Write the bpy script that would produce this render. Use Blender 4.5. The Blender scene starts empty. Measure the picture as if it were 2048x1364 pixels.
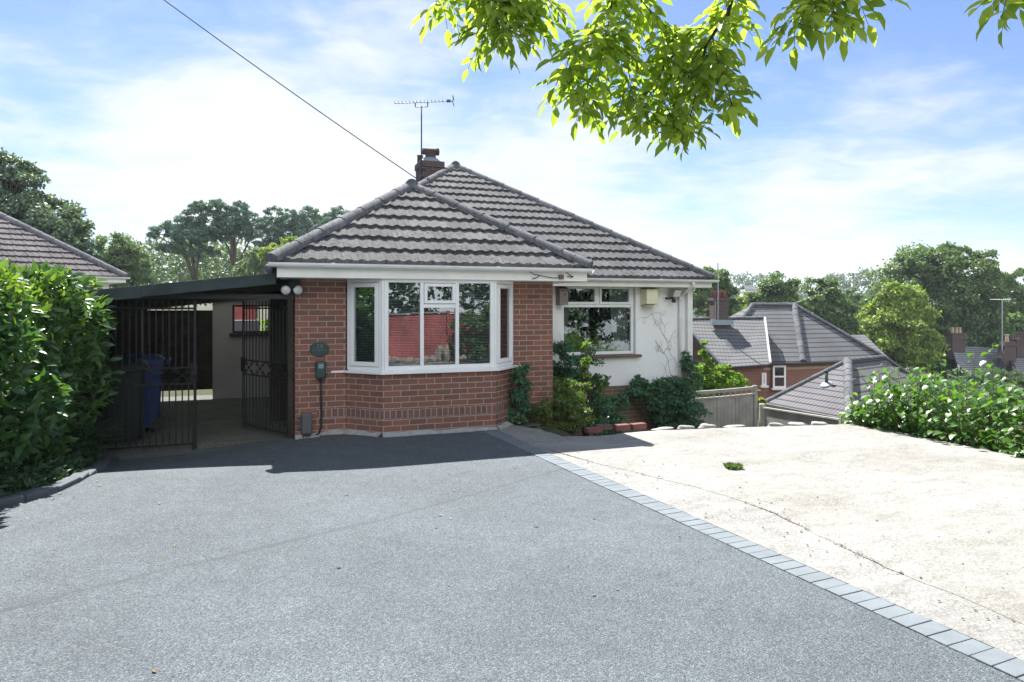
import bpy, math, random
import numpy as np
from mathutils import Vector, Matrix
R = math.radians
random.seed(7)
rng = np.random.default_rng(7)
S = bpy.context.scene
COL = S.collection

# ------------------------------------------------------------------ camera
FPX, CX, CY, CAMH = 1365.0, 1024.0, 612.0, 1.68
cam_d = bpy.data.cameras.new("camera")
cam = bpy.data.objects.new("camera", cam_d)
COL.objects.link(cam)
cam.location = (0, 0, CAMH)
cam.rotation_euler = (R(90), 0, 0)
cam_d.sensor_width = 36.0
cam_d.lens = 36.0 * FPX / 2048.0
cam_d.shift_y = (CY - 682.0) / 2048.0
cam_d.clip_start = 0.05
cam_d.clip_end = 3000
S.camera = cam

# ------------------------------------------------------------------ sun, sky, exposure
SUN_EL, SUN_AZ = R(55.0), R(-20.0)          # azimuth measured from +Y towards +X
SKY_STRENGTH = 0.05
HAZE_DENSITY = 0.00032
CLOUD = (0.324, 0.336, 0.350)
sd = Vector((math.sin(SUN_AZ) * math.cos(SUN_EL), math.cos(SUN_AZ) * math.cos(SUN_EL), math.sin(SUN_EL)))
sun_d = bpy.data.lights.new("sun", 'SUN')
sun = bpy.data.objects.new("sun", sun_d)
COL.objects.link(sun)
sun_d.energy = 4.6
sun_d.angle = R(0.5)
sun_d.color = (1.0, 0.975, 0.93)
sun.rotation_euler = (-sd).to_track_quat('-Z', 'Y').to_euler()
sun.location = sd * 60

S.view_settings.view_transform = 'Standard'
S.view_settings.look = 'None'
S.view_settings.gamma = 1
S.view_settings.exposure = 1.62
S.render.engine = 'CYCLES'
S.cycles.max_bounces = 8
S.cycles.transparent_max_bounces = 12
S.cycles.use_denoising = True

W = bpy.data.worlds.new("World")
S.world = W
W.use_nodes = True


class NT:
    """tiny node-tree helper"""
    def __init__(self, tree):
        self.t = tree
        tree.nodes.clear()

    def n(self, kind, ins=None, **attrs):
        nd = self.t.nodes.new(kind)
        for k, v in attrs.items():
            setattr(nd, k, v)
        for k, v in (ins or {}).items():
            sock = nd.inputs[k]
            if isinstance(v, bpy.types.NodeSocket):
                self.t.links.new(v, sock)
            elif isinstance(v, bpy.types.Node):
                self.t.links.new(v.outputs[0], sock)
            else:
                if isinstance(v, tuple) and len(v) == 3 and sock.type == 'RGBA':
                    v = (*v, 1)
                sock.default_value = v
        return nd

    def math(self, op, a, b=0.0, c=None, clamp=False):
        d = {0: a, 1: b}
        if c is not None:
            d[2] = c
        nd = self.n('ShaderNodeMath', d, operation=op)
        nd.use_clamp = clamp
        return nd

    def vmath(self, op, a, b=(0, 0, 0)):
        return self.n('ShaderNodeVectorMath', {0: a, 1: b}, operation=op)

    def ramp(self, fac, stops, interp='LINEAR'):
        nd = self.n('ShaderNodeValToRGB', {0: fac})
        cr = nd.color_ramp
        cr.interpolation = interp
        while len(cr.elements) > 1:
            cr.elements.remove(cr.elements[-1])
        for i, (p, c) in enumerate(stops):
            e = cr.elements[0] if i == 0 else cr.elements.new(p)
            e.position = p
            if not isinstance(c, tuple):
                c = (c, c, c)
            e.color = (*c, 1)
        return nd

    def mix(self, fac, a, b, mode='MIX'):
        nd = self.n('ShaderNodeMix', None, data_type='RGBA', blend_type=mode)
        for i, v in ((0, fac), (6, a), (7, b)):
            s = nd.inputs[i]
            if isinstance(v, bpy.types.NodeSocket):
                self.t.links.new(v, s)
            elif isinstance(v, bpy.types.Node):
                self.t.links.new(v.outputs[0], s)
            else:
                s.default_value = (*v, 1) if isinstance(v, tuple) and len(v) == 3 else v
        return nd.outputs[2]

    def noise(self, vec, scale, detail=4, rough=0.55, dist=0.0):
        return self.n('ShaderNodeTexNoise', {'Vector': vec, 'Scale': scale, 'Detail': detail, 'Roughness': rough, 'Distortion': dist})


def build_world():
    k = NT(W.node_tree)
    sky = k.n('ShaderNodeTexSky', sky_type='NISHITA')
    sky.sun_disc = False
    sky.sun_elevation = SUN_EL
    sky.sun_rotation = SUN_AZ % (2 * math.pi)
    sky.air_density = 1.0
    sky.dust_density = 0.25
    sky.ozone_density = 3.0
    skyc = k.mix(1.0, sky.outputs[0], (SKY_STRENGTH * 0.86, SKY_STRENGTH * 0.92, SKY_STRENGTH * 1.10), 'MULTIPLY')
    tc = k.n('ShaderNodeTexCoord').outputs['Generated']
    sep = k.n('ShaderNodeSeparateXYZ', {0: tc})
    zz = k.math('ADD', k.math('MAXIMUM', sep.outputs[2], 0.0), 0.16)
    px = k.math('DIVIDE', sep.outputs[0], zz)
    py = k.math('DIVIDE', sep.outputs[1], zz)
    p = k.n('ShaderNodeCombineXYZ', {0: px, 1: py, 2: 0.0})
    n1 = k.noise(p, 1.15, 9, 0.58, 0.35)
    n2 = k.noise(k.vmath('MULTIPLY', p, (1.0, 1.4, 1.0)), 3.6, 6, 0.6, 0.8)
    n3 = k.noise(k.vmath('MULTIPLY', tc, (1.0, 1.0, 1.8)), 5.0, 8, 0.55, 0.2)

    def bank(dirv, rad, amp):
        d = k.n('ShaderNodeVectorMath', {0: tc, 1: Vector(dirv).normalized()}, operation='DISTANCE').outputs['Value']
        m = k.n('ShaderNodeMapRange', {0: d, 1: 0.0, 2: rad, 3: amp, 4: 0.0}, interpolation_type='SMOOTHSTEP')
        return m
    b1 = bank((-0.30, 1, 0.13), 0.36, 0.52)
    b1b = bank((-0.62, 1, 0.20), 0.26, 0.12)
    b1c = bank((0.10, 1, 0.13), 0.26, 0.34)
    b2 = bank((0.48, 1, 0.05), 0.34, 0.36)
    b3 = bank((0.42, 1, 0.36), 0.42, -0.14)
    over = k.math('ADD', bank((0.25, -1, 0.22), 0.95, 0.9), bank((0.0, -0.6, 1), 0.45, 0.3))   # unseen bright cloud added overhead and behind to lift the shaded front
    bs = k.math('ADD', k.math('ADD', k.math('ADD', b1, b1b), k.math('ADD', b1c, b2)), b3)
    cov = k.math('ADD', k.math('MULTIPLY', n1, 0.55), k.math('MULTIPLY', n2, 0.25))
    cov = k.math('ADD', cov, k.math('MULTIPLY', n3, 0.28))
    cov = k.math('ADD', k.math('MULTIPLY', k.math('SUBTRACT', cov, 0.54), 1.75), 0.52)
    cov = k.math('ADD', cov, k.math('ADD', bs, over))
    fac = k.ramp(cov, [(0.44, 0.02), (0.55, 0.20), (0.66, 0.50), (0.80, 0.86), (0.95, 1.0)])
    lum = k.math('ADD', 1.0, k.math('MULTIPLY', over, 2.4))
    cc = k.n('ShaderNodeVectorMath', {0: CLOUD, 'Scale': lum}, operation='SCALE').outputs[0]
    col = k.mix(fac, skyc, cc)
    bg = k.n('ShaderNodeBackground', {0: col, 1: 1.0})
    k.n('ShaderNodeOutputWorld', {0: bg})


build_world()


# ------------------------------------------------------------------ frames, mesh helper, tagging
class Frame:
    def __init__(self, o, deg):
        self.o = Vector(o)
        self.a = R(deg)
        self.m = Matrix.Rotation(self.a, 3, 'Z')

    def w(self, p):
        return self.o + self.m @ Vector(p)

    def l(self, p):
        return self.m.transposed() @ (Vector(p) - self.o)


HF = Frame((-2.802, 8.813, 0.0), 20.0)     # bungalow frame: x along the front, y into the house
WF = Frame((0, 0, 0), 0.0)
BASE = {}


def at(px, py, Y):
    """photo pixel at distance Y metres -> world point"""
    return Vector(((px - CX) / FPX * Y, Y, CAMH + (CY - py) / FPX * Y))


def tag(o, label=None, cat=None, group=None, kind=None):
    if label: o['label'] = label
    if cat: o['category'] = cat
    if group: o['group'] = group
    if kind: o['kind'] = kind
    return o


class MB:
    def __init__(self):
        self.v = []
        self.f = []

    def add(self, vs, fs):
        b = len(self.v)
        self.v += [tuple(x) for x in vs]
        self.f += [tuple(i + b for i in f) for f in fs]
        return self

    def poly(self, *pts):
        return self.add(pts, [tuple(range(len(pts)))])

    def box(self, a, b):
        x0, y0, z0 = (min(a[i], b[i]) for i in range(3))
        x1, y1, z1 = (max(a[i], b[i]) for i in range(3))
        return self.add([(x0, y0, z0), (x1, y0, z0), (x1, y1, z0), (x0, y1, z0), (x0, y0, z1), (x1, y0, z1), (x1, y1, z1), (x0, y1, z1)],
                        [(0, 3, 2, 1), (4, 5, 6, 7), (0, 1, 5, 4), (1, 2, 6, 5), (2, 3, 7, 6), (3, 0, 4, 7)])

    def obox(self, o, X, Y, Z):
        """box from corner o with edge vectors X, Y, Z (right-handed)"""
        o, X, Y, Z = Vector(o), Vector(X), Vector(Y), Vector(Z)
        vs = [o, o + X, o + X + Y, o + Y, o + Z, o + X + Z, o + X + Y + Z, o + Y + Z]
        fs = [(0, 3, 2, 1), (4, 5, 6, 7), (0, 1, 5, 4), (1, 2, 6, 5), (2, 3, 7, 6), (3, 0, 4, 7)]
        if X.cross(Y).dot(Z) < 0:
            fs = [tuple(reversed(f)) for f in fs]
        return self.add(vs, fs)

    def prism(self, pts, z0, z1):
        n = len(pts)
        area = sum(pts[i][0] * pts[(i + 1) % n][1] - pts[(i + 1) % n][0] * pts[i][1] for i in range(n))
        if area < 0:
            pts = list(reversed(pts))
        vs = [(p[0], p[1], z0) for p in pts] + [(p[0], p[1], z1) for p in pts]
        fs = [tuple(range(n - 1, -1, -1)), tuple(range(n, 2 * n))]
        fs += [(i, (i + 1) % n, n + (i + 1) % n, n + i) for i in range(n)]
        return self.add(vs, fs)

    def tube(self, pts, r, n=8, cap=True):
        pts = [Vector(p) for p in pts]
        rs = r if isinstance(r, (list, tuple)) else [r] * len(pts)
        vs, fs = [], []
        ref = None
        for i, p in enumerate(pts):
            d = (pts[min(i + 1, len(pts) - 1)] - pts[max(i - 1, 0)]).normalized()
            if ref is None:
                ref = Vector((0, 0, 1)) if abs(d.z) < 0.9 else Vector((1, 0, 0))
            a = (ref - d * ref.dot(d)).normalized()
            ref = a
            b = d.cross(a)
            for k in range(n):
                t = 2 * math.pi * k / n
                vs.append(p + (a * math.cos(t) + b * math.sin(t)) * rs[i])
        for i in range(len(pts) - 1):
            for k in range(n):
                fs.append((i * n + k, i * n + (k + 1) % n, (i + 1) * n + (k + 1) % n, (i + 1) * n + k))
        if cap:
            fs.append(tuple(range(n - 1, -1, -1)))
            fs.append(tuple(range((len(pts) - 1) * n, len(pts) * n)))
        return self.add(vs, fs)

    def lathe(self, prof, c, n=16, axis=(0, 0, 1)):
        """prof: (radius, height) pairs along axis from c"""
        ax = Vector(axis).normalized()
        a = Vector((1, 0, 0)) if abs(ax.x) < 0.9 else Vector((0, 1, 0))
        a = (a - ax * a.dot(ax)).normalized()
        b = ax.cross(a)
        c = Vector(c)
        vs, fs = [], []
        for r, h in prof:
            for k in range(n):
                t = 2 * math.pi * k / n
                vs.append(c + ax * h + (a * math.cos(t) + b * math.sin(t)) * max(r, 1e-4))
        m = len(prof)
        for i in range(m - 1):
            for k in range(n):
                fs.append((i * n + k, i * n + (k + 1) % n, (i + 1) * n + (k + 1) % n, (i + 1) * n + k))
        fs.append(tuple(range(n - 1, -1, -1)))
        fs.append(tuple(range((m - 1) * n, m * n)))
        return self.add(vs, fs)

    def mesh(self, name, base, smooth):
        me = bpy.data.meshes.new(name)
        bv = Vector(base)
        me.from_pydata([tuple(Vector(v) - bv) for v in self.v], [], self.f)
        uv_box(me, bv)
        if smooth:
            me.polygons.foreach_set('use_smooth', [True] * len(me.polygons))
        return me


def uv_box(me, base):
    """metres-true UVs: u along the face's horizontal, v up its slope"""
    nf, nl = len(me.polygons), len(me.loops)
    if nf == 0:
        return
    nor = np.zeros(nf * 3); me.polygons.foreach_get('normal', nor); nor = nor.reshape(-1, 3)
    tot = np.zeros(nf, int); me.polygons.foreach_get('loop_total', tot)
    li = np.zeros(nl, int); me.loops.foreach_get('vertex_index', li)
    co = np.zeros(len(me.vertices) * 3); me.vertices.foreach_get('co', co); co = co.reshape(-1, 3) + np.array(base)
    flat = np.abs(nor[:, 2]) > 0.93
    t = np.stack([-nor[:, 1], nor[:, 0], np.zeros(nf)], 1)
    t[flat] = (1, 0, 0)
    t /= np.maximum(np.linalg.norm(t, axis=1, keepdims=True), 1e-9)
    w = np.cross(nor, t)
    w[flat] = (0, 1, 0)
    fi = np.repeat(np.arange(nf), tot)
    p = co[li]
    uv = np.stack([(p * t[fi]).sum(1), (p * w[fi]).sum(1)], 1)
    lay = me.uv_layers.new(name='uv')
    lay.data.foreach_set('uv', uv.astype(np.float32).ravel())


def _link(name, me, mat, bevel):
    o = bpy.data.objects.new(name, me)
    COL.objects.link(o)
    me.materials.append(mat)
    if bevel:
        m = o.modifiers.new('bevel', 'BEVEL')
        m.width = bevel
        m.segments = 2
        m.limit_method = 'ANGLE'
    return o


def thing(name, label, cat, base=(0, 0, 0), fr=HF, group=None):
    o = bpy.data.objects.new(name, None)
    o.empty_display_size = 0.2
    COL.objects.link(o)
    o.location = fr.w(base)
    o.rotation_euler = (0, 0, fr.a)
    BASE[o.name] = Vector(base)
    return tag(o, label, cat, group)


def part(mb, name, mat, parent, smooth=False, bevel=0, label=None):
    b = BASE[parent.name]
    me = mb if isinstance(mb, bpy.types.Mesh) else mb.mesh(name, b, smooth)
    o = _link(name, me, mat, bevel)
    o.parent = parent
    BASE[o.name] = b
    if label: o['label'] = label
    return o


def solo(mb, name, mat, label, cat, base=(0, 0, 0), fr=HF, group=None, smooth=False, bevel=0):
    me = mb if isinstance(mb, bpy.types.Mesh) else mb.mesh(name, base, smooth)
    o = _link(name, me, mat, bevel)
    o.location = fr.w(base)
    o.rotation_euler = (0, 0, fr.a)
    return tag(o, label, cat, group)


def structure(mb, name, mat, fr=HF, smooth=False, kind='structure'):
    o = _link(name, mb.mesh(name, (0, 0, 0), smooth), mat, 0)
    o.location = fr.o
    o.rotation_euler = (0, 0, fr.a)
    o['kind'] = kind
    return o


# ------------------------------------------------------------------ materials
MATS = {}


def material(name):
    m = bpy.data.materials.new(name)
    m.use_nodes = True
    return m, NT(m.node_tree)


def finish(k, col, rough=0.7, bump=None, bstr=0.3, bdist=0.01, spec=0.4, metal=0.0, **extra):
    ins = {'Base Color': col, 'Roughness': rough, 'Metallic': metal, 'Specular IOR Level': spec}
    if bump is not None:
        b = k.n('ShaderNodeBump', {'Height': bump, 'Strength': bstr, 'Distance': bdist})
        ins['Normal'] = b.outputs[0]
    ins.update(extra)
    p = k.n('ShaderNodeBsdfPrincipled', ins)
    k.n('ShaderNodeOutputMaterial', {0: p})
    return p


def m_plain(name, col, rough=0.6, var=0.12, scale=6.0, spec=0.4, metal=0.0, bump=0.1):
    """a base colour with soft mottling and a fine bump"""
    if name in MATS: return MATS[name]
    m, k = material(name)
    oc = k.n('ShaderNodeTexCoord').outputs['Object']
    n = k.noise(oc, scale, 6, 0.6)
    lo = tuple(c * (1 - var) for c in col)
    hi = tuple(min(1, c * (1 + var)) for c in col)
    c = k.ramp(n, [(0.3, lo), (0.7, hi)])
    fine = k.noise(oc, scale * 14, 3, 0.6)
    finish(k, c.outputs[0], rough, fine, bump, 0.004, spec, metal)
    MATS[name] = m
    return m


def m_brick(name, c1, c2, mortar, bw=0.225, rh=0.075, vert=False, off=(0, 0), dirt=0.25, mort=0.0115):
    if name in MATS: return MATS[name]
    m, k = material(name)
    uv = k.n('ShaderNodeUVMap').outputs[0]
    v = k.n('ShaderNodeVectorMath', {0: uv, 1: (off[0], off[1], 0)}, operation='ADD').outputs[0]
    jit = k.noise(v, 9.0, 3, 0.6)
    v = k.n('ShaderNodeVectorMath', {0: v, 1: k.vmath('MULTIPLY', k.vmath('SUBTRACT', jit.outputs['Color'], (0.5, 0.5, 0.5)), (0.006, 0.006, 0)).outputs[0]}, operation='ADD').outputs[0]
    br = k.n('ShaderNodeTexBrick', {'Vector': v, 'Color1': c1, 'Color2': c2, 'Mortar': mortar, 'Scale': 1.0, 'Mortar Size': mort * 0.5,
                                    'Mortar Smooth': 0.25, 'Bias': 0.0, 'Brick Width': bw, 'Row Height': rh})
    br.offset = 0.0 if vert else 0.5
    big = k.noise(uv, 0.9, 5, 0.6)
    med = k.noise(uv, 22.0, 5, 0.65)
    c = k.mix(k.math('MULTIPLY', k.ramp(big, [(0.42, 0.0), (0.75, 1.0)]), dirt), br.outputs[0], (0.06, 0.062, 0.055))
    c = k.mix(k.math('MULTIPLY', med, 0.5), c, k.mix(1.0, c, (0.62, 0.62, 0.64), 'MULTIPLY'))
    h = k.math('ADD', k.math('MULTIPLY', k.math('SUBTRACT', 1.0, br.outputs['Fac']), 1.0), k.math('MULTIPLY', med, 0.25))
    finish(k, c, 0.85, h, 0.8, 0.006, 0.25)
    MATS[name] = m
    return m


def m_tile(name, c1=(0.072, 0.073, 0.077), c2=(0.112, 0.113, 0.117), moss=0.85):
    """concrete roof tile surface: mottled grey with lichen and dark moss spots"""
    if name in MATS: return MATS[name]
    m, k = material(name)
    oc = k.n('ShaderNodeTexCoord').outputs['Object']
    isl = k.n('ShaderNodeNewGeometry').outputs['Random Per Island']
    n1 = k.noise(oc, 1.3, 6, 0.62)
    n2 = k.noise(oc, 42.0, 4, 0.7)
    n3 = k.noise(oc, 7.5, 5, 0.6)
    c = k.ramp(n1, [(0.3, c1), (0.7, c2)]).outputs[0]
    c = k.mix(k.math('MULTIPLY', n2, 0.55), c, k.mix(1.0, c, (1.75, 1.72, 1.66), 'MULTIPLY'))
    c = k.mix(k.math('MULTIPLY', isl, 0.75), c, k.mix(1.0, c, (0.58, 0.58, 0.60), 'MULTIPLY'))
    spot = k.ramp(k.math('MULTIPLY', k.math('MULTIPLY', n3, k.noise(oc, 26.0, 3, 0.7)), 1.0), [(0.305, 0.0), (0.345, 1.0)])
    c = k.mix(k.math('MULTIPLY', spot, moss), c, (0.045, 0.048, 0.032))
    strk = k.noise(k.vmath('MULTIPLY', oc, (30.0, 2.2, 2.2)), 1.0, 3, 0.6)
    c = k.mix(1.0, c, k.ramp(strk, [(0.32, 0.74), (0.62, 1.12)]).outputs[0], 'MULTIPLY')
    dots = k.n('ShaderNodeTexVoronoi', {'Vector': oc, 'Scale': 9.0})
    dr = k.n('ShaderNodeSeparateColor', {0: dots.outputs['Color']})
    dd = k.math('MULTIPLY', k.math('LESS_THAN', k.math('ADD', dots.outputs['Distance'], k.math('MULTIPLY', n2, 0.2)), k.math('MULTIPLY', dr.outputs[1], 0.36)), k.math('GREATER_THAN', dr.outputs[0], 0.62))
    c = k.mix(k.math('MULTIPLY', dd, moss * 0.9), c, (0.035, 0.036, 0.028))
    lich = k.ramp(k.noise(oc, 16.0, 4, 0.7), [(0.62, 0.0), (0.70, 1.0)])
    c = k.mix(k.math('MULTIPLY', lich, 0.3), c, (0.36, 0.36, 0.33))
    finish(k, c, 0.9, k.math('ADD', n2, k.math('MULTIPLY', spot, 0.8)), 0.5, 0.008, 0.2)
    MATS[name] = m
    return m


def m_farroof(name, c1, c2, rw=0.33, rh=0.32):
    """distant tiled slope: courses with a raised lower edge and painted shadow line, from UV"""
    if name in MATS: return MATS[name]
    m, k = material(name)
    uv = k.n('ShaderNodeUVMap').outputs[0]
    sp = k.n('ShaderNodeSeparateXYZ', {0: uv})
    fv = k.math('FRACT', k.math('DIVIDE', sp.outputs[1], rh))
    fu = k.math('FRACT', k.math('DIVIDE', sp.outputs[0], rw * 0.5))
    edge = k.ramp(fv, [(0.0, 1.0), (0.16, 1.0), (0.24, 0.0)])
    n1 = k.noise(uv, 0.7, 5, 0.6)
    n2 = k.noise(uv, 18.0, 4, 0.7)
    c = k.ramp(n1, [(0.3, c1), (0.7, c2)]).outputs[0]
    c = k.mix(k.math('MULTIPLY', n2, 0.5), c, k.mix(1.0, c, (0.6, 0.6, 0.6), 'MULTIPLY'))
    c = k.mix(edge, c, (0.035, 0.035, 0.04))  # shadow line under each course painted dark into the colour
    h = k.math('ADD', k.math('SUBTRACT', 1.0, fv), k.math('MULTIPLY', k.math('ABSOLUTE', k.math('SUBTRACT', fu, 0.5)), 1.0))
    finish(k, c, 0.9, h, 0.6, 0.05, 0.2)
    MATS[name] = m
    return m


def m_leaf(name, c1, c2, c3=None, rough=0.5, trans=0.4, tcol=None, spec=0.4):
    """leaf: colour differs from leaf to leaf, light passes through"""
    if name in MATS: return MATS[name]
    m, k = material(name)
    isl = k.n('ShaderNodeNewGeometry').outputs['Random Per Island']
    oc = k.n('ShaderNodeTexCoord').outputs['Object']
    big = k.noise(oc, 0.55, 3, 0.6)
    st = [(0.0, c1), (0.62, c2)] + ([(1.0, c3)] if c3 else [])
    f = k.math('ADD', k.math('MULTIPLY', isl, 0.75), k.math('MULTIPLY', k.math('SUBTRACT', big, 0.4), 0.9), clamp=True)
    c = k.ramp(f, st).outputs[0]
    p = k.n('ShaderNodeBsdfPrincipled', {'Base Color': c, 'Roughness': rough, 'Specular IOR Level': spec})
    tc = k.mix(1.0, c, tcol or (1.5, 1.6, 0.55), 'MULTIPLY')
    t = k.n('ShaderNodeBsdfTranslucent', {0: tc})
    mx = k.n('ShaderNodeMixShader', {0: trans, 1: p, 2: t})
    k.n('ShaderNodeOutputMaterial', {0: mx})
    MATS[name] = m
    return m


def m_glass(name, tint=(0.75, 0.8, 0.8), base=0.10):
    """window pane: fresnel mirror over a see-through sheet"""
    if name in MATS: return MATS[name]
    m, k = material(name)
    fr = k.n('ShaderNodeFresnel', {'IOR': 1.6})
    fac = k.math('ADD', k.math('MULTIPLY', fr, 1.3), base, clamp=True)
    oc = k.n('ShaderNodeTexCoord').outputs['Object']
    wob = k.noise(oc, 1.7, 1, 0.4)
    b = k.n('ShaderNodeBump', {'Height': wob, 'Strength': 0.06, 'Distance': 0.02})
    g = k.n('ShaderNodeBsdfGlossy', {'Color': (0.95, 0.97, 1.0), 'Roughness': 0.003, 'Normal': b.outputs[0]})
    t = k.n('ShaderNodeBsdfTransparent', {0: tint})
    mx = k.n('ShaderNodeMixShader', {0: fac, 1: t, 2: g})
    k.n('ShaderNodeOutputMaterial', {0: mx})
    MATS[name] = m
    return m


def m_tarmac():
    m, k = material('tarmac')
    oc = k.n('ShaderNodeTexCoord').outputs['Object']
    vo = k.n('ShaderNodeTexVoronoi', {'Vector': oc, 'Scale': 170.0, 'Randomness': 1.0})
    vr = k.n('ShaderNodeSeparateColor', {0: vo.outputs['Color']})
    g = k.ramp(vr.outputs[0], [(0.0, (0.036, 0.045, 0.052)), (0.3, (0.070, 0.083, 0.093)), (0.75, (0.102, 0.118, 0.130)), (1.0, (0.18, 0.198, 0.208))])
    big = k.noise(oc, 0.55, 6, 0.6)
    med = k.noise(oc, 5.0, 5, 0.65)
    c = k.mix(1.0, g.outputs[0], k.ramp(big, [(0.3, 0.82), (0.7, 1.13)]).outputs[0], 'MULTIPLY')
    c = k.mix(1.0, c, k.ramp(med, [(0.3, 0.88), (0.7, 1.10)]).outputs[0], 'MULTIPLY')
    # the lay joint: a slightly darker seam running across the drive
    sp = k.n('ShaderNodeSeparateXYZ', {0: oc})
    ln = k.math('SUBTRACT', sp.outputs[1], k.math('ADD', k.math('MULTIPLY', sp.outputs[0], 0.52), -4.12))
    ln = k.math('ADD', ln, k.math('MULTIPLY', k.math('SUBTRACT', k.noise(oc, 3.0, 3, 0.6), 0.5), 0.10))
    seam = k.ramp(k.math('ABSOLUTE', ln), [(0.0, 1.0), (0.045, 0.0)])
    side = k.ramp(k.math('ADD', k.math('MULTIPLY', ln, 0.8), 0.5), [(0.49, 1.0), (0.51, 0.0)])
    c = k.mix(k.math('MULTIPLY', seam, k.math('MULTIPLY', k.noise(oc, 1.4, 2, 0.5), 1.0)), c, (0.045, 0.052, 0.057))
    c = k.mix(k.math('MULTIPLY', side, 0.04), c, (0.06, 0.07, 0.075))
    h = k.math('SUBTRACT', 1.0, vo.outputs['Distance'])
    finish(k, c, 0.85, h, 0.55, 0.006, 0.3)
    return m


def m_concrete(name, c1, c2, c3, pebble=1.0):
    m, k = material(name)
    oc = k.n('ShaderNodeTexCoord').outputs['Object']
    st = k.vmath('MULTIPLY', oc, (1.0, 2.4, 1.0))
    big = k.noise(oc, 0.7, 7, 0.62, 0.4)
    med = k.noise(st, 3.2, 7, 0.7, 0.3)
    fine = k.noise(oc, 60.0, 4, 0.7)
    c = k.ramp(big, [(0.3, c1), (0.5, c2), (0.7, c3)]).outputs[0]
    c = k.mix(1.0, c, k.ramp(med, [(0.28, 0.74), (0.5, 0.96), (0.72, 1.10)]).outputs[0], 'MULTIPLY')
    c = k.mix(1.0, c, k.ramp(fine, [(0.25, 0.66), (0.6, 1.08)]).outputs[0], 'MULTIPLY')
    vo = k.n('ShaderNodeTexVoronoi', {'Vector': oc, 'Scale': 34.0})
    vr = k.n('ShaderNodeSeparateColor', {0: vo.outputs['Color']})
    peb = k.math('MULTIPLY', k.math('LESS_THAN', vo.outputs['Distance'], k.math('MULTIPLY', vr.outputs[1], 0.42)), k.math('GREATER_THAN', vr.outputs[0], 0.62))
    patch = k.ramp(k.noise(oc, 1.1, 5, 0.7), [(0.42, 0.10), (0.60, 1.0)])
    peb = k.math('MULTIPLY', peb, patch)
    c = k.mix(k.math('MULTIPLY', peb, 0.75 * pebble), c, (0.13, 0.115, 0.085))
    v2 = k.n('ShaderNodeTexVoronoi', {'Vector': oc, 'Scale': 110.0})
    r2 = k.n('ShaderNodeSeparateColor', {0: v2.outputs['Color']})
    grit = k.math('MULTIPLY', k.math('GREATER_THAN', r2.outputs[0], 0.55), k.ramp(k.noise(st, 1.6, 6, 0.7, 0.5), [(0.40, 0.05), (0.62, 1.0)]))
    c = k.mix(k.math('MULTIPLY', grit, 0.62), c, k.mix(1.0, c, (0.45, 0.44, 0.41), 'MULTIPLY'))
    h = k.math('ADD', k.math('MULTIPLY', fine, 0.5), k.math('ADD', med, k.math('MULTIPLY', peb, 0.7)))
    finish(k, c, 0.9, h, 0.6, 0.02, 0.2)
    return m


def m_ground():
    m, k = material('ground_earth')
    oc = k.n('ShaderNodeTexCoord').outputs['Object']
    n1 = k.noise(oc, 0.25, 6, 0.6)
    n2 = k.noise(oc, 6.0, 6, 0.7)
    c = k.ramp(n1, [(0.35, (0.060, 0.062, 0.035)), (0.6, (0.07, 0.085, 0.038))]).outputs[0]
    c = k.mix(k.ramp(n2, [(0.4, 0.0), (0.7, 1.0)]), c, (0.06, 0.048, 0.034))
    finish(k, c, 0.95, n2, 0.8, 0.05, 0.1)
    return m


M_BRICK = m_brick('facade_brick', (0.305, 0.132, 0.092), (0.20, 0.098, 0.080), (0.45, 0.40, 0.355), off=(0.055, 0.02))
M_SOLD = m_brick('soldier_brick', (0.26, 0.125, 0.10), (0.17, 0.098, 0.092), (0.46, 0.41, 0.37), bw=0.077, rh=0.112, vert=True, off=(0.0, -0.221))
M_BRICKLOW = m_brick('plinth_brick', (0.24, 0.15, 0.10), (0.17, 0.12, 0.085), (0.36, 0.33, 0.28), dirt=0.5)
M_BRICKN = m_brick('neighbour_brick', (0.29, 0.135, 0.10), (0.23, 0.11, 0.085), (0.36, 0.27, 0.21), dirt=0.1)
M_BRICKCH = m_brick('chimney_brick', (0.125, 0.074, 0.068), (0.075, 0.055, 0.056), (0.16, 0.15, 0.145), dirt=0.5)
M_TILE = m_tile('roof_tile')
M_RIDGE = m_tile('ridge_tile', (0.095, 0.098, 0.108), (0.145, 0.148, 0.158), 0.6)
M_UPVC = m_plain('white_upvc', (0.80, 0.81, 0.82), 0.35, 0.03, 3.0, 0.5, 0, 0.02)
M_FASCIA = m_plain('painted_fascia', (0.78, 0.775, 0.75), 0.5, 0.09, 2.5, 0.4, 0, 0.05)
M_GUTTER = m_plain('gutter_plastic', (0.72, 0.73, 0.74), 0.42, 0.08, 4.0, 0.45, 0, 0.05)
M_GLASS = m_glass('window_glass', (0.70, 0.75, 0.75), 0.055)
M_GLASS2 = m_glass('window_glass_dark', (0.45, 0.5, 0.5), 0.03)
M_RENDER = m_plain('white_render', (0.82, 0.825, 0.83), 0.85, 0.05, 2.2, 0.2, 0, 0.5)
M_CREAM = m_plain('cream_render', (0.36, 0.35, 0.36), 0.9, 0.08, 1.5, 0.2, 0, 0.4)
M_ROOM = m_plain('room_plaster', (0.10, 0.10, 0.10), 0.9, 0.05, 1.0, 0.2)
M_BLIND = m_plain('blind_slat', (0.75, 0.76, 0.76), 0.55, 0.05, 5.0, 0.4)
M_CURTAIN = m_plain('curtain_cloth', (0.72, 0.72, 0.68), 0.95, 0.05, 4.0, 0.1)
M_IRON = m_plain('black_iron', (0.018, 0.02, 0.022), 0.45, 0.2, 30.0, 0.5, 0.3, 0.3)
M_FELT = m_plain('roof_felt', (0.035, 0.048, 0.05), 0.85, 0.25, 6.0, 0.3, 0, 0.5)
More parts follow.
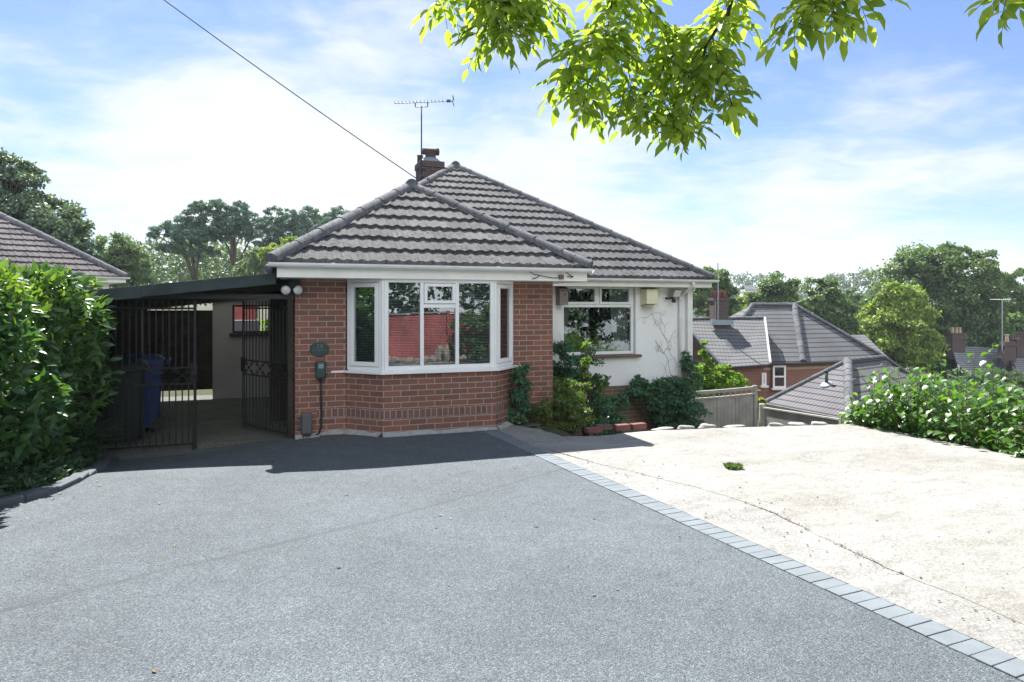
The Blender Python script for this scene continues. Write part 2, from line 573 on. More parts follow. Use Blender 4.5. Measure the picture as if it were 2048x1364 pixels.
M_DARKWOOD = m_plain('dark_timber', (0.035, 0.03, 0.026), 0.85, 0.35, 7.0, 0.25, 0, 0.5)
M_GREYWOOD = m_plain('weathered_wood', (0.32, 0.305, 0.275), 0.9, 0.22, 3.0, 0.2, 0, 0.6)
M_SILLT = m_plain('sill_tile', (0.16, 0.105, 0.085), 0.8, 0.25, 12.0, 0.3, 0, 0.4)
M_TARMAC = m_tarmac()
M_CONC = m_concrete('pad_concrete', (0.240, 0.231, 0.207), (0.292, 0.284, 0.261), (0.325, 0.319, 0.301))
M_CONC2 = m_concrete('strip_concrete', (0.248, 0.241, 0.226), (0.285, 0.279, 0.264), (0.312, 0.306, 0.293), 0.55)
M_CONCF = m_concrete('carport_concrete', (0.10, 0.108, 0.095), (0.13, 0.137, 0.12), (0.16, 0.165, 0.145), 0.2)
M_PAVER = m_plain('paver_block', (0.152, 0.172, 0.186), 0.85, 0.13, 5.0, 0.25, 0, 0.6)
M_KERB = m_plain('kerb_block', (0.10, 0.11, 0.12), 0.85, 0.18, 9.0, 0.25, 0, 0.6)
M_JOINT = m_plain('joint_sand', (0.11, 0.112, 0.11), 0.95, 0.3, 20.0, 0.1, 0, 0.5)
M_GROUND = m_ground()
M_BLUE = m_plain('blue_plastic', (0.012, 0.04, 0.17), 0.45, 0.1, 4.0, 0.45, 0, 0.08)
M_GREENP = m_plain('dark_green_plastic', (0.012, 0.020, 0.018), 0.5, 0.15, 4.0, 0.4, 0, 0.08)
M_CHG = m_plain('charger_case', (0.022, 0.05, 0.05), 0.4, 0.1, 8.0, 0.45, 0, 0.04)
M_BLACK = m_plain('black_plastic', (0.02, 0.021, 0.024), 0.45, 0.15, 12.0, 0.45, 0, 0.05)
M_GREYP = m_plain('grey_plastic', (0.10, 0.105, 0.115), 0.5, 0.08, 9.0, 0.4, 0, 0.05)
M_LENS = m_plain('lamp_lens', (0.62, 0.66, 0.67), 0.12, 0.18, 40.0, 0.8, 0.2, 0.5)
M_METAL = m_plain('galvanised_metal', (0.30, 0.31, 0.33), 0.4, 0.15, 20.0, 0.5, 0.7, 0.1)
M_DKMETAL = m_plain('dark_alloy', (0.05, 0.055, 0.065), 0.5, 0.15, 20.0, 0.4, 0.3, 0.1)
M_CREAMBOX = m_plain('cream_plastic', (0.72, 0.70, 0.50), 0.5, 0.06, 6.0, 0.4, 0, 0.05)
M_BIRD = m_plain('bird_box_wood', (0.20, 0.175, 0.165), 0.9, 0.2, 9.0, 0.2, 0, 0.5)
M_TERRA = m_plain('terracotta', (0.085, 0.056, 0.055), 0.85, 0.25, 9.0, 0.25, 0, 0.4)
M_BUFF = m_plain('buff_clay', (0.42, 0.32, 0.22), 0.85, 0.2, 9.0, 0.25, 0, 0.4)
M_RED = m_plain('red_fence_stain', (0.36, 0.10, 0.095), 0.75, 0.42, 1.6, 0.3, 0, 0.5)
M_STONE = m_plain('rubble_stone', (0.30, 0.25, 0.22), 0.9, 0.25, 6.0, 0.2, 0, 0.6)
M_WHITESTONE = m_plain('pale_stone', (0.30, 0.29, 0.27), 0.9, 0.15, 9.0, 0.2, 0, 0.6)
M_LOOSEBRICK = m_plain('loose_brick', (0.19, 0.085, 0.075), 0.9, 0.25, 14.0, 0.2, 0, 0.6)
M_LEAD = m_plain('lead_flashing', (0.22, 0.26, 0.30), 0.6, 0.1, 6.0, 0.4, 0.3, 0.2)
M_SKYLIGHT = None
M_BARK = m_plain('bark', (0.085, 0.07, 0.055), 0.95, 0.35, 10.0, 0.15, 0, 1.0)
M_TWIG = m_plain('twig_bark', (0.06, 0.048, 0.032), 0.9, 0.3, 30.0, 0.2, 0, 0.4)
M_STEM = m_plain('green_stem', (0.10, 0.13, 0.04), 0.7, 0.2, 12.0, 0.3, 0, 0.2)
M_CABLE = m_plain('cable_sheath', (0.03, 0.03, 0.032), 0.6, 0.1, 20.0, 0.3)
M_PLATETXT = m_plain('raised_lettering', (0.16, 0.20, 0.21), 0.5, 0.08, 9.0, 0.4)
M_DISPLAY = m_plain('display_panel', (0.20, 0.26, 0.28), 0.25, 0.08, 9.0, 0.5)

L_LAUREL = m_leaf('laurel_leaf', (0.039, 0.101, 0.041), (0.072, 0.163, 0.049), (0.169, 0.273, 0.054), 0.33, 0.28, (1.7, 1.7, 0.5), 0.5)
L_LIMB = m_leaf('overhang_leaf', (0.155, 0.247, 0.046), (0.261, 0.37, 0.065), (0.428, 0.519, 0.104), 0.45, 0.66, (1.6, 1.5, 0.75))
L_BROAD = m_leaf('broad_leaf', (0.058, 0.116, 0.042), (0.109, 0.178, 0.065), (0.185, 0.248, 0.08), 0.5, 0.3)
L_DARK = m_leaf('dark_leaf', (0.056, 0.1, 0.068), (0.101, 0.159, 0.092), (0.157, 0.217, 0.118), 0.5, 0.25)
L_YEL = m_leaf('yellowgreen_leaf', (0.127, 0.199, 0.046), (0.222, 0.303, 0.066), (0.374, 0.415, 0.088), 0.5, 0.35)
L_PINE = m_leaf('pine_needles', (0.069, 0.136, 0.108), (0.108, 0.193, 0.139), (0.145, 0.244, 0.158), 0.6, 0.2, (1.2, 1.4, 0.8))
L_GREY = m_leaf('greygreen_leaf', (0.093, 0.147, 0.083), (0.147, 0.217, 0.114), (0.202, 0.279, 0.138), 0.5, 0.3)
L_WOOD = m_leaf('far_wood_leaf', (0.07, 0.118, 0.087), (0.11, 0.169, 0.112), (0.156, 0.214, 0.138), 0.6, 0.2)
L_LIME = m_leaf('lime_shrub_leaf', (0.065, 0.125, 0.032), (0.125, 0.185, 0.045), (0.24, 0.25, 0.075), 0.5, 0.35)
L_IVY = m_leaf('ivy_leaf', (0.038, 0.108, 0.062), (0.062, 0.158, 0.077), (0.103, 0.214, 0.083), 0.4, 0.25)
L_SHRUB = m_leaf('big_shrub_leaf', (0.055, 0.135, 0.022), (0.085, 0.185, 0.028), (0.15, 0.25, 0.035), 0.38, 0.38, (1.6, 1.8, 0.4), 0.5)
L_SAP = m_leaf('sapling_leaf', (0.12, 0.22, 0.03), (0.17, 0.28, 0.04), (0.24, 0.34, 0.06), 0.45, 0.4)
L_HEDGE2 = m_leaf('street_hedge_leaf', (0.022, 0.042, 0.02), (0.035, 0.06, 0.026), (0.05, 0.08, 0.03), 0.5, 0.2)
L_TOP = m_leaf('lit_new_laurel_leaf', (0.081, 0.162, 0.033), (0.138, 0.24, 0.039), (0.23, 0.324, 0.055), 0.4, 0.42, (1.5, 1.5, 0.5), 0.45)  # young leaves, coloured lighter and yellower for the backlight as well
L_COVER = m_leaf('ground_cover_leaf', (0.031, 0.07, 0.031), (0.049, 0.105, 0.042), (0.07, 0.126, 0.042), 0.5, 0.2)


# ------------------------------------------------------------------ foliage helper
LEAFQ = ([(0, 0, 0), (0.45, 0.5, 0.08), (1, 0, 0), (0.45, -0.5, 0.08)], [(0, 1, 2, 3)])
LEAFO = ([(0, 0, 0), (0.33, 0, -0.03), (0.68, 0, -0.05), (1, 0, -0.16), (0.30, 0.46, 0.07), (0.66, 0.40, 0.03), (0.30, -0.46, 0.07), (0.66, -0.40, 0.03)],
         [(0, 1, 4), (1, 2, 5, 4), (2, 3, 5), (0, 6, 1), (1, 6, 7, 2), (2, 7, 3)])
LEAFH = ([(0, 0, 0), (0.25, 0, 0.0), (0.6, 0, -0.03), (1, 0, -0.2), (0.05, 0.38, 0.08), (0.38, 0.50, 0.05), (0.72, 0.30, -0.02), (0.05, -0.38, 0.08), (0.38, -0.50, 0.05), (0.72, -0.30, -0.02)],
         [(0, 1, 5, 4), (1, 2, 6, 5), (2, 3, 6), (0, 7, 8, 1), (1, 8, 9, 2), (2, 9, 3)])


def unit(a):
    return a / np.maximum(np.linalg.norm(a, axis=-1, keepdims=True), 1e-9)


def leaf_mesh(name, P, D, N, L, Wd, tmpl, base=(0, 0, 0)):
    P, D, N = np.asarray(P, float), unit(np.asarray(D, float)), np.asarray(N, float)
    N = unit(N - D * (N * D).sum(1, keepdims=True))
    Sd = np.cross(D, N)
    n = len(P)
    L = np.broadcast_to(L, (n,)).reshape(n, 1)
    Wd = np.broadcast_to(Wd, (n,)).reshape(n, 1)
    tv, tf = tmpl
    m = len(tv)
    V = np.zeros((n, m, 3))
    for i, (a, s, h) in enumerate(tv):
        V[:, i] = P + D * a * L + Sd * s * Wd + N * h * L
    V = V.reshape(-1, 3) - np.array(base)
    me = bpy.data.meshes.new(name)
    lt = np.array([len(f) for f in tf])
    flat = np.concatenate([np.array(f) for f in tf])
    idx = (flat[None, :] + (np.arange(n) * m)[:, None]).ravel()
    tot = np.tile(lt, n)
    st = np.concatenate([[0], np.cumsum(tot)[:-1]])
    me.vertices.add(len(V)); me.vertices.foreach_set('co', V.astype(np.float32).ravel())
    me.loops.add(len(idx)); me.loops.foreach_set('vertex_index', idx.astype(np.int32))
    me.polygons.add(len(tot)); me.polygons.foreach_set('loop_start', st.astype(np.int32))
    me.update(calc_edges=True)
    me.validate()
    return me


def rdir(n):
    return unit(rng.normal(size=(n, 3)))


def crown_points(ells, nclump, nleaf, cr, flat=1.0, fill=0.45):
    """leaf points in clumps spread through ellipsoids [(centre, radii)]: returns P, outward"""
    vol = np.array([e[1][0] * e[1][1] * e[1][2] for e in ells]) ** 0.67
    cnt = np.maximum(3, (nclump * vol / vol.sum()).astype(int))
    Ps, Ns = [], []
    for (c, r), m in zip(ells, cnt):
        d = rdir(m)
        rad = fill + (1 - fill) * rng.random((m, 1)) ** 0.6
        C = np.array(c) + d * np.array(r) * rad
        rc = cr * np.mean(r) * (0.6 + 0.8 * rng.random((m, 1)))
        k = max(4, int(nleaf / cnt.sum()))
        for j in range(m):
            q = rdir(k)
            q[:, 2] = np.where(q[:, 2] < -0.3, -q[:, 2] * 0.6, q[:, 2])
            pr = rc[j] * (0.45 + 0.6 * rng.random((k, 1)))
            pts = C[j] + q * pr * np.array([1, 1, flat])
            Ps.append(pts)
            Ns.append(q * 0.8 + d[j] * 0.5 + np.array([0, 0, 0.35]))
    return np.concatenate(Ps), np.concatenate(Ns)


def foliage(name, ells, nclump, nleaf, L, tmpl=LEAFQ, cr=0.33, flat=0.75, wid=0.6, fill=0.45, base=(0, 0, 0), zmin=None, droop=0.0):
    P, N = crown_points(ells, nclump, nleaf, cr, flat, fill)
    if zmin is not None:
        ok = P[:, 2] > zmin
        P, N = P[ok], N[ok]
    n = len(P)
    N = unit(N) + rng.normal(size=(n, 3)) * 0.45
    D = rdir(n)
    D[:, 2] -= droop
    Ls = L * (0.65 + 0.7 * rng.random(n))
    return leaf_mesh(name, P, D, N, Ls, Ls * wid, tmpl, base)


def limbs(root, tips, r0, r1, n=7):
    mb = MB()
    for t in tips:
        t = Vector(t)
        mid = root.lerp(t, 0.5) + Vector((random.uniform(-.1, .1), random.uniform(-.1, .1), 0.12)) * (t - root).length
        mb.tube([root, root.lerp(mid, 0.6), mid, t], [r0, r0 * 0.8, (r0 + r1) / 2, r1], n)
    return mb


def gz(s, b=0):
    """drive level in the bungalow frame: falls towards the carport gate at the left"""
    t = min(1.0, max(0.0, (0.9 - s) / 2.8))
    q = min(1.0, max(0.0, (-b - 0.1) / 2.1))
    return t * t * (3 - 2 * t) * (-0.15 + 0.24 * q * q * (3 - 2 * q))


def sstep(a, b, x):
    t = min(1.0, max(0.0, (x - a) / (b - a)))
    return t * t * (3 - 2 * t)


def terrain(s, b):
    d1 = math.hypot(max(0, s - 3.62), max(0, b - 16))
    d2 = math.hypot(max(0, s - 7.55), max(0, b + 1.55 + 0.07 * (s - 3.6)))
    D = min(d1, d2)
    z = gz(s, b) - 0.04 - 0.55 * sstep(0.0, 0.5, D) - 0.75 * sstep(0.5, 4.0, D) - 3.4 * sstep(5, 26, D)
    far = math.hypot(s, b)
    z += 6.0 * sstep(90, 280, far) + 3 * sstep(260, 700, far)
    return z


# ================================================================== GROUND
def grid_axis(fine, step, far):
    a = list(np.arange(fine[0], fine[1] + 1e-6, step))
    d = step
    x = fine[1]
    while x < far[1]:
        d *= 1.35
        x += d
        a.append(x)
    d = step
    x = fine[0]
    while x > far[0]:
        d *= 1.35
        x -= d
        a.insert(0, x)
    return a


def build_ground():
    xs = grid_axis((-4, 12), 0.3, (-900, 900))
    ys = grid_axis((-6, 8), 0.3, (-60, 1200))
    mb = MB()
    nx = len(xs)
    vs = [(x, y, terrain(x, y)) for y in ys for x in xs]
    fs = [(j * nx + i, j * nx + i + 1, (j + 1) * nx + i + 1, (j + 1) * nx + i) for j in range(len(ys) - 1) for i in range(nx - 1)]
    mb.add(vs, fs)
    structure(mb, 'ground', M_GROUND, smooth=True)


def strip_left(d):
    return 2.335 + 0.065 * d


def build_drive():
    # tarmac drive
    mb = MB()
    bs = [0.12, 0.0] + list(np.arange(-0.2, -3.0, -0.2)) + list(np.arange(-3.2, -13.6, -0.8))
    left = {0: -2.45}
    rows = []
    for b in bs:
        r = strip_left(-b)
        l = -2.6 - 1.15 * max(0, -b - 2.4)
        rows.append([(l + (r - l) * i / 24, b, gz(l + (r - l) * i / 24, b) + 0.004) for i in range(25)])
    vs = [p for r in rows for p in r]
    fs = [(j * 25 + i, (j + 1) * 25 + i, (j + 1) * 25 + i + 1, j * 25 + i + 1) for j in range(len(rows) - 1) for i in range(24)]
    mb.add(vs, fs)
    structure(mb, 'driveway', M_TARMAC)
    # bedding under the paver strip, then the blocks
    mb = MB()
    d0, d1 = 0.55, 13.0
    mb.poly((strip_left(d0) - 0.01, -d0, 0.003), (strip_left(d1) - 0.01, -d1, 0.003), (strip_left(d1) + 0.20, -d1, 0.003), (strip_left(d0) + 0.20, -d0, 0.003))
    structure(mb, 'paving_bed', M_JOINT)
    mb = MB()
    pitch = 0.1045
    d = d0
    while d < d1 - 0.11:
        x = strip_left(d) + random.uniform(-0.003, 0.003)
        x1 = strip_left(d + pitch)
        w = 0.188
        g = 0.005
        h = 0.012 + random.uniform(-0.0015, 0.0015)
        o = Vector((x, -d - g / 2, -0.03))
        mb.obox(o, (w, 0.012 + random.uniform(-0.002, 0.002), 0), (x1 - x, -(pitch - g), 0), (0, 0, 0.03 + h))
        d += pitch
    o = structure(mb, 'path_edging', M_PAVER)
    m = o.modifiers.new('bevel', 'BEVEL'); m.width = 0.004; m.segments = 2
    # concrete pad: a thick slab with a drop beyond its far and right edges
    edge = [(2.56, -0.42), (2.9, -0.30), (3.12, -0.62), (3.22, -1.25), (3.6, -1.38), (4.5, -1.28), (5.9, -1.5), (7.45, -1.82), (7.52, -2.6), (7.5, -4.1), (7.7, -9), (7.9, -13)]
    crack = [(2.62, -1.2), (2.68, -1.6), (2.80, -2.19), (2.95, -2.75), (3.10, -3.1), (3.21, -3.48), (3.37, -3.9), (3.46, -4.35), (3.49, -4.8), (3.44, -5.2), (3.40, -5.55), (3.36, -5.96), (3.38, -6.6), (3.36, -7.4), (3.4, -9), (3.5, -13)]
    cr2 = []
    for (a, b), (c, d_) in zip(crack, crack[1:]):          # the crack wanders
        for i in range(5):
            t = i / 5
            cr2.append((a + (c - a) * t + random.uniform(-.012, .012), b + (d_ - b) * t))
    cr2.append(crack[-1])
    sr = [(strip_left(0.45) + 0.205, -0.45), (strip_left(1.2) + 0.205, -1.2)]
    mb = MB()
    edge2 = []
    for (a, b), (c, d_) in zip(edge, edge[1:]):
        n = max(1, int(math.hypot(c - a, d_ - b) / 0.12))
        for i in range(n):
            t = i / n
            edge2.append((a + (c - a) * t + random.uniform(-.014, .014), b + (d_ - b) * t + random.uniform(-.018, .018)))
    edge2.append(edge[-1])
    mb.prism(edge2 + list(reversed([(x + max(-0.004, 0.006 * math.sin(y * 5.0) + 0.006 * math.sin(y * 2.3 + 1) - 0.002), y) for x, y in cr2])) + list(reversed(sr)), -0.9, 0.010)
    structure(mb, 'concrete_pavement', M_CONC)
    mb = MB()
    right = [(strip_left(-y) + 0.2, y) for x, y in cr2]
    mb.prism([(x - 0.001, y) for x, y in cr2] + list(reversed(right)), -0.05, 0.007)
    structure(mb, 'concrete_pavement_strip', M_CONC2)
    # carport floor
    mb = MB()
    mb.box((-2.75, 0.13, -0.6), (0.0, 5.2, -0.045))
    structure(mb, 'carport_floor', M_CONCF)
    # rough mortar fillet along the foot of the brick walls
    mb = MB()
    foot = [(-0.0, -0.0), (0.63, 0.0), (1.05, -0.43), (2.6, -0.43), (3.0, -0.02)]
    for (a, b), (c, d_) in zip(foot, foot[1:]):
        n = 6
        t = Vector((c - a, d_ - b, 0)).normalized()
        no = Vector((t.y, -t.x, 0))
        if no.y > 0: no = -no
        pr = []
        for i in range(n + 1):
            p = Vector((a + (c - a) * i / n, b + (d_ - b) * i / n, 0))
            g = gz(p.x, p.y)
            w = 0.07 + random.uniform(-.02, .03)
            pr.append((p + Vector((0, 0, g + 0.05 + random.uniform(-.012, .012))), p + no * w + Vector((0, 0, g + 0.006))))
        for (p0, q0), (p1, q1) in zip(pr, pr[1:]):
            mb.poly(p0, q0, q1, p1)
    structure(mb, 'pavement_fillet', m_plain('mortar_fillet', (0.33, 0.34, 0.34), 0.9, 0.2, 12.0, 0.2, 0, 0.7))
    # kerb round the hedge bed
    mb = MB()
    kp = [(-2.08, 0.02), (-2.03, -0.45), (-1.95, -1.1), (-1.91, -1.6), (-1.93, -2.1), (-2.02, -2.45), (-2.2, -2.68), (-2.6, -2.95), (-3.1, -3.35), (-3.9, -4.05), (-5.0, -5.2), (-6.0, -6.6)]
    pts = []
    for (a, b), (c, d_) in zip(kp, kp[1:]):
        L = math.hypot(c - a, d_ - b)
        n = max(1, int(L / 0.2))
        for i in range(n):
            pts.append(Vector((a + (c - a) * i / n, b + (d_ - b) * i / n, 0)))
    for p, q in zip(pts, pts[1:]):
        t = (q - p)
        no = Vector((t.y, -t.x, 0)).normalized()
        g = gz(p.x, p.y)
        mb.obox(p + Vector((0, 0, g - 0.1)), t * 0.955, no * 0.13, (0, 0, 0.155 + random.uniform(-.004, .004)))
    o = structure(mb, 'kerb', M_KERB)
    m = o.modifiers.new('bevel', 'BEVEL'); m.width = 0.012; m.segments = 2
    # drain channel at the carport threshold
    mb = MB()
    mb.box((-2.0, 0.0, -0.2), (-0.02, 0.12, -0.125))
    for i in range(60):
        x = -1.98 + i * 0.0325
        mb.box((x, 0.0, -0.125), (x + 0.016, 0.12, gz(x) + 0.010))
    mb.box((-2.0, -0.015, -0.2), (-0.02, 0.0, gz(-1) + 0.012))
    solo(mb, 'drain_channel', M_KERB, 'narrow grey slotted drain channel laid across the carport entrance', 'drain', (-1, 0.05, -0.1))


build_ground()
build_drive()


# ================================================================== BUNGALOW
def wave(x):
    return 0.5 + 0.5 * math.cos(2 * math.pi * x / 0.15)


def tiled_slope(mb, eave0, eave1, topL, topR, gauge=0.335, step=0.025, amp=0.023, lift=0.043):
    """courses of double-roll tiles on the plane through the eave (left->right seen from outside) and the top edge"""
    e0, e1, tl, tr = (Vector(p) for p in (eave0, eave1, topL, topR))
    ux = (e1 - e0).normalized()
    n = ux.cross(tl - e0).normalized()
    uy = n.cross(ux)
    Wd = (e1 - e0).length
    Ht = (tl - e0).dot(uy)
    xl, xr = (tl - e0).dot(ux), (tr - e0).dot(ux)
    rows = int(math.ceil(Ht / gauge))
    for r in range(rows):
        v0 = r * gauge
        v1 = min(Ht, (r + 1) * gauge + 0.03)
        if v0 >= Ht: break
        lim = lambda v: (xl * v / Ht, Wd + (xr - Wd) * v / Ht)
        l0, r0 = lim(v0)
        l1, r1 = lim(v1)
        i0, i1 = int(math.floor(l0 / step)), int(math.ceil(r0 / step))
        prev = None
        sh = random.uniform(-.004, .004)
        for i in range(i0, i1 + 1):
            x = i * step
            tile = math.floor(x / 0.30)
            jit = (hash((r, tile, int(Ht * 100))) % 100) / 100.0
            zl = lift + 0.006 * jit
            xa = min(max(x, l0), r0)
            xb = min(max(x, l1), r1)
            h = amp * wave(x) ** 1.4 - (0.013 if i % round(0.30 / step) == 0 else 0.0)
            dv = 0.006 * (jit - 0.5) - 0.004 * (1 - wave(x))
            a = e0 + ux * xa + uy * (v0 + dv) + n * (-0.012)
            b = e0 + ux * xa + uy * (v0 + dv) + n * (zl + h)
            c = e0 + ux * xb + uy * v1 + n * (0.004 + h)
            k = len(mb.v)
            mb.v += [tuple(a), tuple(b), tuple(c)]
            if prev is not None and (xa > prev[1] + 1e-6 or xb > prev[2] + 1e-6):
                p = prev[0]
                mb.f += [(p, k, k + 1, p + 1), (p + 1, k + 1, k + 2, p + 2)]
            if prev is not None and prev[3] != tile:        # next tile: its own loose piece
                k = len(mb.v)
                mb.v += [tuple(a), tuple(b), tuple(c)]
            prev = (k, xa, xb, tile)
    return n


def ridge_run(mb, p, q, r=0.115, seg=0.45, lift=0.02):
    p, q = Vector(p), Vector(q)
    d = (q - p).normalized()
    side = d.cross(Vector((0, 0, 1))).normalized()
    up = side.cross(d)
    L = (q - p).length
    n = max(1, round(L / seg))
    for i in range(n):
        a = p + d * (L * i / n) + up * (lift + random.uniform(-.004, .004))
        b = p + d * (L * (i + 1) / n + 0.025) + up * (lift - 0.006)
        ra, rb = r * 1.025, r * 0.985
        ring = []
        for c, rr in ((a, ra), (b, rb)):
            ring.append([c + side * (math.cos(t) * rr) + up * (math.sin(t) * rr - 0.035) for t in [math.pi * j / 10 for j in range(11)]])
        vs = ring[0] + ring[1]
        fs = [(j, j + 1, 12 + j, 11 + j) for j in range(10)] + [tuple(range(10, -1, -1)), tuple(range(11, 22))]
        mb.add(vs, fs)


def gutter(mb, p, q, r=0.056):
    """half-round gutter with rolled lip and a few unions"""
    p, q = Vector(p), Vector(q)
    d = (q - p).normalized()
    out = Vector((d.y, -d.x, 0))
    up = Vector((0, 0, 1))
    angs = [math.pi + math.pi * j / 8 for j in range(9)]
    prof = [(math.cos(t) * r, math.sin(t) * r) for t in angs] + [(math.cos(t) * (r - .004), math.sin(t) * (r - .004)) for t in reversed(angs)]
    n = len(prof)
    vs = [c + out * x + up * z for c in (p, q) for x, z in prof]
    fs = [(j, (j + 1) % n, n + (j + 1) % n, n + j) for j in range(n)]
    fs += [tuple(range(n - 1, -1, -1)), tuple(range(n, 2 * n))]
    mb.add(vs, fs)
    L = (q - p).length
    k = max(1, int(L / 1.9))
    for i in range(k):
        c = p + d * (L * (i + 0.35) / k)
        R2 = r + 0.004
        angs2 = [math.pi + math.pi * j / 8 for j in range(9)]
        pr = [(math.cos(t) * R2, math.sin(t) * R2) for t in angs2]
        pr += [(R2 * 0.92, 0.006), (-R2 * 0.92, 0.006)]
        m = len(pr)
        vs = [c + d * e + out * x + up * z for e in (-.022, .022) for x, z in pr]
        mb.add(vs, [(j, (j + 1) % m, m + (j + 1) % m, m + j) for j in range(m)] + [tuple(range(m - 1, -1, -1)), tuple(range(m, 2 * m))])


def bars(mb, o, ux, w, z0, z1, t, dep, zt=None, zb=None):
    """rectangular frame of four bars: lower-left corner o, along ux, height z0..z1, bar width t, depth dep (inward)"""
    o = Vector((o[0], o[1], 0))
    ux = Vector(ux).normalized()
    inn = Vector((-ux.y, ux.x, 0)) * dep
    zt = zt or t
    zb = zb or t
    mb.obox(o + Vector((0, 0, z0)), ux * t, inn, (0, 0, z1 - z0))
    mb.obox(o + ux * (w - t) + Vector((0, 0, z0)), ux * t, inn, (0, 0, z1 - z0))
    mb.obox(o + ux * t + Vector((0, 0, z0)), ux * (w - 2 * t), inn, (0, 0, zb))
    mb.obox(o + ux * t + Vector((0, 0, z1 - zt)), ux * (w - 2 * t), inn, (0, 0, zt))


def pane_mb(o, ux, x0, x1, z0, z1, inset):
    ux = Vector(ux).normalized()
    inn = Vector((-ux.y, ux.x, 0))
    p = Vector((o[0], o[1], 0)) + inn * inset
    return MB().obox(p + ux * x0 + Vector((0, 0, z0)), ux * (x1 - x0), inn * 0.006, (0, 0, z1 - z0))


def blind_mb(o, ux, x0, x1, z0, z1, inset, rail=None):
    ux = Vector(ux).normalized()
    inn = Vector((-ux.y, ux.x, 0))
    p = Vector((o[0], o[1], 0)) + inn * inset
    mb = MB()
    z = z1 - 0.02
    while z > z0:
        c = p + ux * x0 + Vector((0, 0, z))
        mb.obox(c, ux * (x1 - x0), inn * 0.018 + Vector((0, 0, 0.009)), (0, 0, 0.0012))
        z -= 0.0215
    return mb


